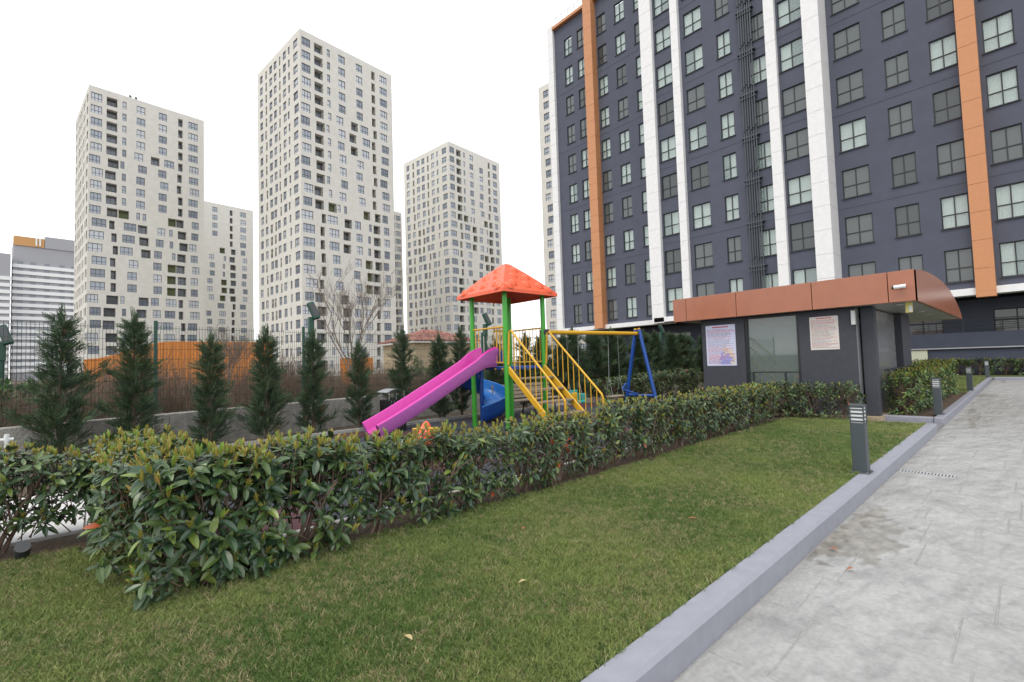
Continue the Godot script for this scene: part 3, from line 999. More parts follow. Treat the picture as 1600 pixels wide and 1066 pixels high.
# ---------------------------------------------------------------- fence, wall, hoarding, brush
func build_boundary() -> void:
	var conc := mottled("old_wall", Vector3(0.34, 0.325, 0.295), 0.3, 2.2, 0.9, 3.0)
	var w := thing("retaining_wall", "low weathered concrete wall running behind the conifers", "wall", Vector3(0, 0, 0))
	for k in 9:
		var x0 := -4.0 + k * 2.6
		var mb := MB.new()
		var z0 := -11.25 - 0.155 * (x0 + 1.0) if x0 < 6.2 else -12.37
		var z1 := -11.25 - 0.155 * (x0 + 3.6) if x0 < 6.2 else -12.37
		var c := Vector3(x0 + 1.3, 0.33, (z0 + z1) / 2)
		mb.cbox(c, Vector3(2.63, 0.74, 0.22), 0.015, Basis(U, -atan2(z1 - z0, 2.6)))
		part(w, "wall_section", mb, conc)
	# green posts and mesh panels on the wall
	var green := plain(0.02, 0.075, 0.05, 0.5)
	var wire := plain(0.03, 0.07, 0.05, 0.5)
	var fz := func(x: float) -> float: return (-11.25 - 0.155 * (x + 1.0) if x < 6.2 else -12.37) - 0.05
	var px := []
	for k in 12: px.append(-4.94 + k * 2.97)
	for k in px.size():
		var f := thing("fence_panel", "green wire mesh fence panel with its post on the concrete wall", "fence", Vector3(px[k], 0.68, fz.call(px[k])), 0.0, "green mesh fence panels")
		var mb := MB.new()
		mb.cbox(Vector3(0, 0.92, 0), Vector3(0.06, 1.9, 0.06), 0.006)
		part(f, "post", mb, green)
		var dz: float = fz.call(px[k] + 2.97) - fz.call(px[k])
		mb = MB.new()
		var n := 56
		for q in n:
			var t := (q + 0.5) / n
			var p := Vector3(0.05 + t * 2.87, 0.05, dz * t + 0.03)
			mb.tube([p, p + Vector3(0, 1.72, 0)], 0.004, 3, false)
		for y in [0.08, 0.3, 0.5, 0.7, 0.9, 1.1, 1.3, 1.5, 1.72]:
			mb.tube([Vector3(0.03, y, 0.03), Vector3(2.94, y, dz + 0.03)], 0.0045, 3, false)
		part(f, "mesh_panel", mb, wire)
	# green floodlight posts
	var lens := plain(0.06, 0.065, 0.07, 0.6)
	for l in [[4.2, 3.05, -12.2, "green floodlight post standing in front of the tallest tower"], [10.2, 3.1, -12.6, "green floodlight post seen through the playground tower rails"], [21.7, 3.05, -12.6, "green floodlight post above the swing's conifers"], [27.6, 3.3, -12.6, "green floodlight post beside the kiosk's left wall"], [-1.42, 2.55, -15.4, "green floodlight post over the ivy mound"]]:
		var f2 := thing("floodlight_post", l[3], "lamp post", Vector3(l[0], 0, l[2]))
		var mb := MB.new()
		mb.tube([Vector3(0, 0, 0), Vector3(0, l[1] - 0.5, 0)], 0.05, 10)
		part(f2, "pole", mb, green)
		mb = MB.new()
		mb.cbox(Vector3(0, l[1] - 0.45, 0), Vector3(0.13, 0.42, 0.13), 0.012)
		part(f2, "collar", mb, green)
		mb = MB.new()
		var bs := Basis(Vector3(0.67, 0, -0.74).normalized(), -0.42)
		mb.cbox(Vector3(0.05, l[1] - 0.08, 0.05), Vector3(0.17, 0.46, 0.13), 0.02, bs)
		var hd := part(f2, "lamp_head", mb, green)
		mb = MB.new()
		mb.box(Vector3(0.05, l[1] - 0.08, 0.05) + bs * Vector3(0.0, 0.0, 0.068), Vector3(0.12, 0.34, 0.012), bs)
		part(hd, "lens", mb, lens)
	# orange hoarding
	var oh := thing("site_hoarding", "orange ribbed sheet hoarding with a sloping end beyond the fence", "hoarding", Vector3(-0.1, 0, -24))
	var om := mottled("hoarding", Vector3(0.60, 0.21, 0.035), 0.12, 2.0, 0.6)
	for q in 12:
		if q == 11: continue
		var mb := MB.new()
		for r in 4:
			var x := q * 0.6 + 0.075 + r * 0.15
			var h: float = 2.12 + 0.70 * smoothstep(0.0, 2.7, x)
			mb.cbox(Vector3(x, h / 2, 0.012 if r % 2 else -0.012), Vector3(0.149, h, 0.03), 0.006)
		part(oh, "sheet", mb, om)
	for q in 3:
		var mb := MB.new()
		for r in 4: mb.cbox(Vector3(9.9 + q * 0.6 + r * 0.15, 1.0, 0.012 if r % 2 else -0.012), Vector3(0.149, 2.0, 0.03), 0.006)
		part(oh, "sheet", mb, om)
	# dry brush between the wall and the hoarding
	var sm := MB.new()
	for q in 7:
		var d := Vector3(rr(-0.25, 0.25), 1, rr(-0.25, 0.25))
		var p0 := Vector3(rr(-0.15, 0.15), 0, rr(-0.15, 0.15))
		sm.tube([p0, p0 + d * 0.5 + Vector3(rr(-.05, .05), 0, rr(-.05, .05)), p0 + d], [0.006, 0.004, 0.0015], 3, false)
		for s in 3:
			var b0 := p0 + d * rr(0.4, 0.9)
			sm.tube([b0, b0 + Vector3(rr(-0.2, 0.2), rr(0.1, 0.25), rr(-0.2, 0.2))], [0.003, 0.001], 3, false)
	var xs := []
	var cs := []
	for q in 1700:
		var x := rr(-7.0, 14.0)
		var z := -12.9 - absf(rng.randfn(0, 3.2))
		var s := rr(0.9, 1.5) + 0.25 * sin(x * 1.7)
		if x > 8.0: s *= 0.8
		xs.append(Transform3D(Basis(U, rr(0, TAU)).scaled(Vector3(s, s * rr(0.9, 1.25), s)), Vector3(x, 0.0, z)))
		var t := rng.randf()
		cs.append(Color(0.16, 0.10, 0.075).lerp(Color(0.24, 0.18, 0.13), t))
	var vm := StandardMaterial3D.new()
	vm.vertex_color_use_as_albedo = true; vm.roughness = 0.95
	mats["vm"] = vm
	var br := multi(self, "dry_brush", sm.mesh(), vm, xs, cs)
	tag(br, "reddish-brown dry brush growing thick behind the mesh fence", "brush")
	# bare tree
	bare_tree(Vector3(9.5, 0, -22.0), 6.6, "leafless grey-brown tree in front of the tallest tower", 5)
	bare_tree(Vector3(-2.5, 0, -17.0), 3.4, "thin leafless sapling beside the ivy mound", 11)
	bare_tree(Vector3(3.2, 0, -16.5), 3.3, "thin leafless sapling in the brush before the hoarding", 12)

func bare_tree(at: Vector3, h: float, label: String, sd: int) -> void:
	var r := RandomNumberGenerator.new()
	r.seed = sd
	var t := thing("bare_tree", label, "tree", at)
	var bark := plain(0.23, 0.185, 0.15, 0.95)
	var trunk := MB.new()
	var crown := MB.new()
	trunk.tube([Vector3.ZERO, Vector3(0.05, h * 0.12, 0.03), Vector3(0.02, h * 0.25, 0)], [h * 0.018, h * 0.014, h * 0.011], 8)
	var stack := []
	for k in 7:
		var a := TAU * k / 7.0 + r.randf_range(-0.3, 0.3)
		var d := Vector3(cos(a) * 0.45, 1.0, sin(a) * 0.45).normalized()
		stack.append([Vector3(0.02, h * r.randf_range(0.1, 0.25), 0), d, h * r.randf_range(0.32, 0.45), h * 0.0062, 0])
	while stack.size() > 0:
		var b = stack.pop_back()
		var p: Vector3 = b[0]
		var d: Vector3 = b[1]
		var pts := [p]
		var rad := []
		var n := 5
		for k in n:
			d = (d + Vector3(r.randf_range(-0.16, 0.16), 0.05, r.randf_range(-0.16, 0.16))).normalized()
			p += d * b[2] / n
			pts.append(p)
		for k in n + 1: rad.append(b[3] * (1.0 - 0.6 * k / n))
		crown.tube(pts, rad, 5 if b[4] < 2 else 3, false)
		if b[4] < 4:
			for k in (4 if b[4] < 3 else 3):
				var q: Vector3 = pts[r.randi_range(2, n)]
				var nd := (d + Vector3(r.randf_range(-0.75, 0.75), r.randf_range(-0.1, 0.5), r.randf_range(-0.75, 0.75))).normalized()
				stack.append([q, nd, b[2] * r.randf_range(0.45, 0.7), max(b[3] * 0.5, 0.0035), b[4] + 1])
	part(t, "trunk", trunk, bark)
	part(t, "branches", crown, bark)

# ---------------------------------------------------------------- playground
func build_playground() -> void:
	var green := mottled("play_green", Vector3(0.055, 0.38, 0.035), 0.10, 0.9, 0.33, 0.0, 0.02)
	var yellow := mottled("play_yellow", Vector3(0.68, 0.38, 0.02), 0.10, 0.9, 0.38, 0.0, 0.02)
	var blue := plain(0.015, 0.075, 0.33, 0.3)
	var mid_blue := plain(0.02, 0.16, 0.48, 0.3)
	var purple := mottled("play_purple", Vector3(0.56, 0.035, 0.33), 0.10, 0.9, 0.30, 0.0, 0.02)
	var lilac := mottled("play_lilac", Vector3(0.50, 0.14, 0.46), 0.10, 0.9, 0.30, 0.0, 0.02)
	var orange := mottled("play_orange", Vector3(0.76, 0.105, 0.03), 0.10, 0.9, 0.36, 0.0, 0.02)
	var steel := plain(0.45, 0.46, 0.47, 0.35, 0.8)
	var C := Vector3(7.45, 0, -8.35)
	var t := thing("play_tower", "play tower with green posts, orange pyramid roof, slides and yellow stairs", "play tower", C)
	var mb := MB.new()
	for s in [[-1, -1], [-1, 1], [1, -1], [1, 1]]:
		mb = MB.new()
		mb.tube([Vector3(s[0] * 0.6, 0, s[1] * 0.6), Vector3(s[0] * 0.6, 3.16, s[1] * 0.6)], 0.057, 20)
		part(t, "post", mb, green)
	# pyramid roof with four rows of domed bumps
	mb = MB.new()
	var e := 0.85
	var apex := Vector3(0, 3.86, 0)
	var top := 0.07
	for k in 4:
		var bs := Basis(U, k * PI / 2)
		var rows := []
		for r in 9:
			var f := r / 8.0
			var row := []
			var hw: float = lerpf(e, top, f)
			for c in 17:
				var g := c / 8.0 - 1.0
				var sag := -0.05 * (1.0 - f) * (1.0 - g * g) * 0.0
				row.append(bs * Vector3(g * hw, lerpf(3.12, 3.86, f) + sag + 0.02 * sin(f * PI), hw))
			rows.append(row)
		mb.grid(rows)
		# rim folded down
		mb.quad(bs * Vector3(-e - 0.01, 3.04, e + 0.01), bs * Vector3(e + 0.01, 3.04, e + 0.01), bs * Vector3(e, 3.12, e), bs * Vector3(-e, 3.12, e))
	mb.quad(Vector3(-top, 3.86, top), Vector3(top, 3.86, top), Vector3(top, 3.86, -top), Vector3(-top, 3.86, -top))
	var roof := part(t, "roof", mb, orange)
	for k in 4:
		var bs := Basis(U, k * PI / 2)
		for b in [[-0.42, 0.2], [0.0, 0.2], [0.42, 0.2], [-0.2, 0.48], [0.2, 0.48], [0.0, 0.72], [-0.62, 0.08], [0.62, 0.08]]:
			mb = MB.new()
			var hw: float = lerpf(e, top, b[1])
			var c := Vector3(b[0], lerpf(3.12, 3.86, b[1]) + 0.015, hw)
			var nrm := Vector3(0, e - top, 0.74).normalized()
			var tx := Vector3.RIGHT
			var ty := nrm.cross(tx)
			var rows := []
			for r in 5:
				var row := []
				for q in 13:
					var a := TAU * q / 12.0
					var rad := 0.115 * (1.0 - r / 4.0)
					row.append(bs * (c + tx * cos(a) * rad + ty * sin(a) * rad * 1.1 + nrm * 0.055 * sin(r / 4.0 * PI / 2)))
				rows.append(row)
			mb.grid(rows)
			part(roof, "roof_bump", mb, orange)
	# platform
	mb = MB.new()
	mb.cbox(Vector3(0, 1.38, 0), Vector3(1.14, 0.07, 1.14), 0.01)
	var pl := part(t, "platform", mb, blue)
	for x in [-0.45, -0.2, 0.2, 0.45]:
		mb = MB.new()
		mb.tube([Vector3(-0.575, 1.36, x), Vector3(-0.6, 1.36, x)], 0.025, 10)
		part(pl, "bolt", mb, yellow)
	# guard rails: left side beside the slide, back and right
	for g in [[Vector3(-0.6, 0, -0.6), Vector3(-0.6, 0, -0.36)], [Vector3(-0.6, 0, 0.28), Vector3(-0.6, 0, 0.6)], [Vector3(0.6, 0, -0.6), Vector3(0.6, 0, 0.6)], [Vector3(0.06, 0, -0.6), Vector3(0.6, 0, -0.6)]]:
		mb = MB.new()
		var a: Vector3 = g[0]
		var b: Vector3 = g[1]
		mb.tube([a + U * 2.3, b + U * 2.3], 0.021, 10)
		mb.tube([a + U * 1.5, b + U * 1.5], 0.018, 10)
		var n := int((b - a).length() / 0.13) + 1
		for k in n + 1:
			var p := a.lerp(b, float(k) / n)
			mb.tube([p + U * 1.5, p + U * 2.3], 0.0105, 8)
		part(t, "guard_rail", mb, yellow)
	mb = MB.new()
	mb.tube([Vector3(-0.6, 2.3, -0.36), Vector3(-0.6, 2.3, 0.28)], 0.02, 10)
	part(t, "top_bar", mb, yellow)
	mb = MB.new()
	mb.cbox(Vector3(-0.55, 1.62, 0.42), Vector3(0.03, 0.3, 0.22), 0.008)
	part(t, "side_plate", mb, blue)
	# straight purple slide: trough swept along a curve in the xy plane
	var path := []
	var N := 30
	for k in N + 1:
		var s := float(k) / N
		var x := -0.56 - 2.88 * s
		var y: float
		if s < 0.12: y = 1.46
		else:
			var q: float = (s - 0.12) / 0.88
			y = 0.22 + 1.24 * pow(1.0 - q, 1.08)
		path.append(Vector3(x, y, -0.04))
	for k in 3:  # soften
		for j in range(1, N): path[j] = (path[j - 1] + path[j] * 2.0 + path[j + 1]) / 4.0
	var prof := [Vector2(-0.335, 0.21), Vector2(-0.30, 0.235), Vector2(-0.265, 0.215), Vector2(-0.235, 0.08), Vector2(-0.20, 0.02), Vector2(-0.12, 0.0), Vector2(-0.06, 0.0), Vector2(0, 0.0), Vector2(0.06, 0.0), Vector2(0.12, 0.0), Vector2(0.20, 0.02), Vector2(0.235, 0.08), Vector2(0.265, 0.215), Vector2(0.30, 0.235), Vector2(0.335, 0.21)]
	var inner := []
	var outer_l := []
	var outer_r := []
	var under := []
	for k in N + 1:
		var d: Vector3 = (path[min(k + 1, N)] - path[max(k - 1, 0)]).normalized()
		var up := Vector3(-d.y, d.x, 0)
		if up.y < 0: up = -up
		var boost := 1.0 + 0.75 * (1.0 - smoothstep(0.0, 0.2, float(k) / N))
		var row := []
		for p in prof: row.append(path[k] + up * (p.y * (boost if p.y > 0.05 else 1.0)) + Vector3(0, 0, p.x))
		inner.append(row)
		var h: float = 0.21 * boost
		outer_r.append([path[k] + up * h + Vector3(0, 0, 0.335), path[k] + up * 0.05 + Vector3(0, 0, 0.32), path[k] - up * 0.05 + Vector3(0, 0, 0.25)])
		outer_l.append([path[k] + up * h + Vector3(0, 0, -0.335), path[k] + up * 0.05 + Vector3(0, 0, -0.32), path[k] - up * 0.05 + Vector3(0, 0, -0.25)])
		under.append([path[k] - up * 0.05 + Vector3(0, 0, 0.25), path[k] - up * 0.05 + Vector3(0, 0, -0.25)])
	mb = MB.new()
	mb.grid(inner)
	var sl := part(t, "straight_slide", mb, purple)
	mb = MB.new()
	mb.grid(outer_r); mb.grid(outer_l, true); mb.grid(under)
	part(sl, "slide_shell", mb, lilac)
	# blue spiral slide behind the tower round a post
	var ax := Vector3(0.28, 0, -1.42)
	mb = MB.new()
	mb.tube([ax, ax + U * 1.75], 0.055, 16)
	var sp_post := part(t, "spiral_post", mb, blue)
	var rows2 := []
	var shell := []
	var K := 40
	for k in K + 1:
		var s := float(k) / K
		var a: float = lerpf(deg_to_rad(235.0), deg_to_rad(-128.0), s)
		var y: float = lerpf(1.42, 0.08, pow(s, 0.95))
		var ro := Vector3(cos(a), 0, -sin(a))
		var row := []
		var row2 := []
		for p in [[0.07, 0.16], [0.10, 0.03], [0.2, 0.0], [0.35, -0.01], [0.5, 0.0], [0.62, 0.04], [0.67, 0.16], [0.69, 0.34], [0.71, 0.36], [0.735, 0.33]]:
			row.append(ax + ro * p[0] + U * (y + p[1]))
		for p in [[0.735, 0.33], [0.725, 0.1], [0.66, -0.06], [0.5, -0.09], [0.1, -0.06]]:
			row2.append(ax + ro * p[0] + U * (y + p[1]))
		rows2.append(row); shell.append(row2)
	mb = MB.new()
	mb.grid(rows2)
	var sp := part(t, "spiral_slide", mb, mid_blue)
	mb = MB.new()
	mb.grid(shell)
	part(sp, "slide_shell", mb, blue)
	# yellow stairs on the path side (+z)
	var wood := mottled("weathered_wood", Vector3(0.27, 0.22, 0.165), 0.3, 0.5, 0.85, 3.0, 0.03)
	for s in [-1, 1]:
		mb = MB.new()
		mb.cbox(Vector3(s * 0.57, 0.7, 1.36), Vector3(0.05, 0.13, 2.05), 0.008, Basis(Vector3.RIGHT, deg_to_rad(42.0)))
		part(t, "stringer", mb, yellow)
		mb = MB.new()
		var hr := [Vector3(s * 0.6, 1.45, 0.66), Vector3(s * 0.6, 2.17, 0.72), Vector3(s * 0.6, 2.2, 0.78), Vector3(s * 0.6, 0.78, 2.24), Vector3(s * 0.6, 0.7, 2.28), Vector3(s * 0.6, 0.02, 2.28)]
		mb.tube(hr, 0.024, 10)
		var hrail := part(t, "handrail", mb, yellow)
		for k in 9:
			var f := (k + 0.6) / 9.4
			var p := Vector3(s * 0.6, lerpf(2.2, 0.78, f), lerpf(0.78, 2.24, f))
			mb = MB.new()
			mb.tube([p, p - U * 0.8], 0.0105, 8)
			part(hrail, "baluster", mb, yellow)
	for k in 5:
		mb = MB.new()
		mb.cbox(Vector3(0, 1.14 - k * 0.25, 0.82 + k * 0.29), Vector3(1.08, 0.04, 0.26), 0.006)
		part(t, "step", mb, wood)
	# swing frame: yellow beam from the tower's post to a blue A-frame
	var f2 := thing("swing_set", "yellow swing beam on blue slanted legs joined to the play tower", "swing set", Vector3(8.1, 0, -7.75))
	mb = MB.new()
	mb.tube([Vector3(0.0, 2.2, 0), Vector3(4.05, 2.24, 0)], 0.052, 16)
	part(f2, "beam", mb, yellow)
	mb = MB.new()
	mb.cbox(Vector3(0.0, 2.2, 0), Vector3(0.17, 0.13, 0.17), 0.015); mb.cbox(Vector3(3.95, 2.24, 0), Vector3(0.12, 0.16, 0.2), 0.02)
	part(f2, "clamp", mb, plain(0.04, 0.04, 0.045, 0.5))
	for s in [-1, 1]:
		mb = MB.new()
		mb.tube([Vector3(3.95, 2.36, s * 0.06), Vector3(4.0, 0, s * 0.56)], 0.052, 16)
		var lg := part(f2, "leg", mb, blue)
		mb = MB.new()
		mb.tube([Vector3(3.95, 2.36, s * 0.06), Vector3(3.949, 2.4, s * 0.055)], [0.056, 0.03], 12)
		part(lg, "leg_cap", mb, yellow)
	mb = MB.new()
	mb.tube([Vector3(3.99, 0.42, -0.47), Vector3(3.99, 0.42, 0.47)], 0.035, 12)
	mb.tube([Vector3(3.99, 0.42, 0.0), Vector3(3.5, 0.62, -0.3)], 0.03, 12); mb.tube([Vector3(3.5, 0.62, -0.3), Vector3(3.98, 0.75, -0.5)], 0.03, 12)
	part(f2, "brace", mb, blue)
	# two swings
	for s in [[1.0, true, "teal and yellow toddler bucket swing hanging on chains"], [2.72, false, "flat grey board swing hanging on chains near the blue legs"]]:
		var sw := thing("swing", s[2], "swing", Vector3(8.1 + s[0], 0, -7.75))
		for q in [-1, 1]:
			mb = MB.new()
			var w := 0.2 if s[1] else 0.25
			for d in [-1, 1]:
				mb.tube([Vector3(q * 0.22, 2.16, 0), Vector3(q * w, 1.0, 0.0), Vector3(q * w, 0.5, d * 0.11)], 0.006, 5)
			part(sw, "chain", mb, steel)
		if s[1]:
			mb = MB.new()
			mb.cbox(Vector3(0.08, 0.46, 0.0), Vector3(0.36, 0.06, 0.34), 0.025); mb.cbox(Vector3(0.12, 0.6, -0.15), Vector3(0.34, 0.3, 0.05), 0.022)
			for q in [-1, 1]: mb.cbox(Vector3(0.1 + q * 0.17, 0.56, 0.0), Vector3(0.05, 0.2, 0.32), 0.022)
			part(sw, "bucket_seat", mb, plain(0.03, 0.37, 0.33, 0.35))
			mb = MB.new()
			mb.cbox(Vector3(-0.16, 0.6, 0.14), Vector3(0.2, 0.22, 0.05), 0.022); mb.cbox(Vector3(-0.12, 0.5, 0.08), Vector3(0.2, 0.06, 0.16), 0.02)
			part(sw, "front_guard", mb, yellow)
		else:
			mb = MB.new()
			mb.cbox(Vector3(0, 0.48, 0), Vector3(0.56, 0.045, 0.24), 0.012)
			part(sw, "seat_board", mb, wood)
	# spring rider
	var sr := thing("spring_rider", "orange-red spring rider toy half hidden by the hedge", "spring rider", Vector3(3.95, 0, -6.5), 0.9)
	mb = MB.new()
	var hel := []
	for k in 61: hel.append(Vector3(cos(k * 0.62) * 0.09, 0.02 + k * 0.003, sin(k * 0.62) * 0.09))
	mb.tube(hel, 0.013, 6)
	part(sr, "spring", mb, plain(0.05, 0.05, 0.05, 0.4))
	mb = MB.new()
	var body := []
	for r in 17:
		var f := r / 16.0
		var row := []
		var x: float = lerpf(-0.46, 0.46, f)
		var hh: float = 0.05 + 0.13 * sin(f * PI) + 0.10 * smoothstep(0.65, 0.95, f) * (1.0 - smoothstep(0.95, 1.0, f) * 0.8)
		var ww: float = 0.03 + 0.12 * pow(sin(f * PI), 0.6)
		var cy: float = 0.30 + 0.10 * smoothstep(0.55, 0.95, f) + 0.07 * (1.0 - smoothstep(0.0, 0.25, f))
		for q in 15:
			var a := TAU * q / 14.0
			row.append(Vector3(x, cy + sin(a) * hh, cos(a) * ww))
		body.append(row)
	mb.grid(body, true)
	part(sr, "body", mb, orange)
	mb = MB.new()
	mb.tube([Vector3(0.2, 0.47, -0.2), Vector3(0.2, 0.47, 0.2)], 0.018, 8)
	part(sr, "handle", mb, yellow)
	# bench behind the tower
	var bn := thing("park_bench", "weathered slatted wooden bench with dark metal legs behind the tower", "bench", Vector3(9.45, 0, -9.75))
	for k in 4:
		mb = MB.new()
		mb.cbox(Vector3(0, 0.43, 0.22 - k * 0.115), Vector3(2.3, 0.035, 0.095), 0.006)
		part(bn, "seat_slat", mb, wood)
	for k in 4:
		mb = MB.new()
		mb.cbox(Vector3(0, 0.52 + k * 0.105, -0.21 - k * 0.03), Vector3(2.3, 0.09, 0.03), 0.006, Basis(Vector3.RIGHT, -0.27))
		part(bn, "back_slat", mb, wood)
	for x in [-0.85, 0.0, 0.85]:
		mb = MB.new()
		mb.tube([Vector3(x, 0, 0.24), Vector3(x, 0.41, 0.2), Vector3(x, 0.41, -0.2), Vector3(x, 0.88, -0.34)], 0.022, 8)
		mb.tube([Vector3(x, 0, -0.3), Vector3(x, 0.41, -0.2)], 0.022, 8)
		part(bn, "leg", mb, plain(0.02, 0.02, 0.022, 0.45))
	# litter bin
	var bi := thing("litter_bin", "black slatted litter bin under a curved silver lid", "bin", Vector3(5.25, 0, -9.95), 0.0)
	mb = MB.new()
	mb.cbox(Vector3(0, 0.38, 0), Vector3(0.36, 0.62, 0.36), 0.01)
	part(bi, "liner", mb, plain(0.32, 0.34, 0.35, 0.4, 0.6))
	for s in 4:
		for k in 6:
			mb = MB.new()
			mb.cbox(Vector3(-0.19 + k * 0.076, 0.38, 0.215), Vector3(0.045, 0.7, 0.016), 0.003)
			var sl2 := part(bi, "slat", mb, plain(0.012, 0.012, 0.014, 0.4))
			sl2.rotation.y = s * PI / 2
	mb = MB.new()
	for s in [[-1, -1], [-1, 1], [1, -1], [1, 1]]: mb.tube([Vector3(s[0] * 0.19, 0.7, s[1] * 0.19), Vector3(s[0] * 0.19, 0.93, s[1] * 0.19)], 0.012, 6)
	part(bi, "lid_support", mb, plain(0.4, 0.41, 0.42, 0.35, 0.8))
	mb = MB.new()
	var lid := []
	for k in 9:
		var a: float = lerpf(-1.0, 1.0, k / 8.0)
		lid.append([Vector3(a * 0.27, 0.98 - 0.07 * a * a, 0.25), Vector3(a * 0.27, 0.98 - 0.07 * a * a, -0.25)])
	mb.grid(lid)
	part(bi, "lid", mb, plain(0.55, 0.58, 0.62, 0.3, 0.7))

# ---------------------------------------------------------------- vegetation
func leaf_mesh(L: float, W: float, fold: float, droop: float) -> ArrayMesh:
	# leaf along +y from the origin, face towards +z, folded along the midrib and bent back
	var mb := MB.new()
	var st := [[0.0, 0.06], [0.2, 0.68], [0.45, 1.0], [0.72, 0.78], [0.9, 0.36], [1.0, 0.0]]
	var l := []
	var m := []
	var r := []
	for s in st:
		var y: float = s[0] * L
		var z: float = -droop * L * s[0] * s[0]
		m.append(Vector3(0, y, z)); l.append(Vector3(-s[1] * W / 2, y, z + fold * s[1] * W)); r.append(Vector3(s[1] * W / 2, y, z + fold * s[1] * W))
	for side in 2:
		var a: Array = l if side == 0 else m
		var b: Array = m if side == 0 else r
		var rows := []
		for k in st.size(): rows.append([a[k], b[k]])
		mb.grid(rows)
	return mb.mesh()

func leaf_material(key: String, rough: float, back: Color) -> StandardMaterial3D:
	if mats.has(key): return mats[key]
	var m := StandardMaterial3D.new()
	m.vertex_color_use_as_albedo = true
	m.roughness = rough
	m.metallic_specular = 0.55
	m.backlight_enabled = true
	m.backlight = back
	mats[key] = m
	return m

var leaf_a: ArrayMesh
var leaf_b: ArrayMesh
var leaf_c: ArrayMesh
var lm: StandardMaterial3D
var bm: StandardMaterial3D

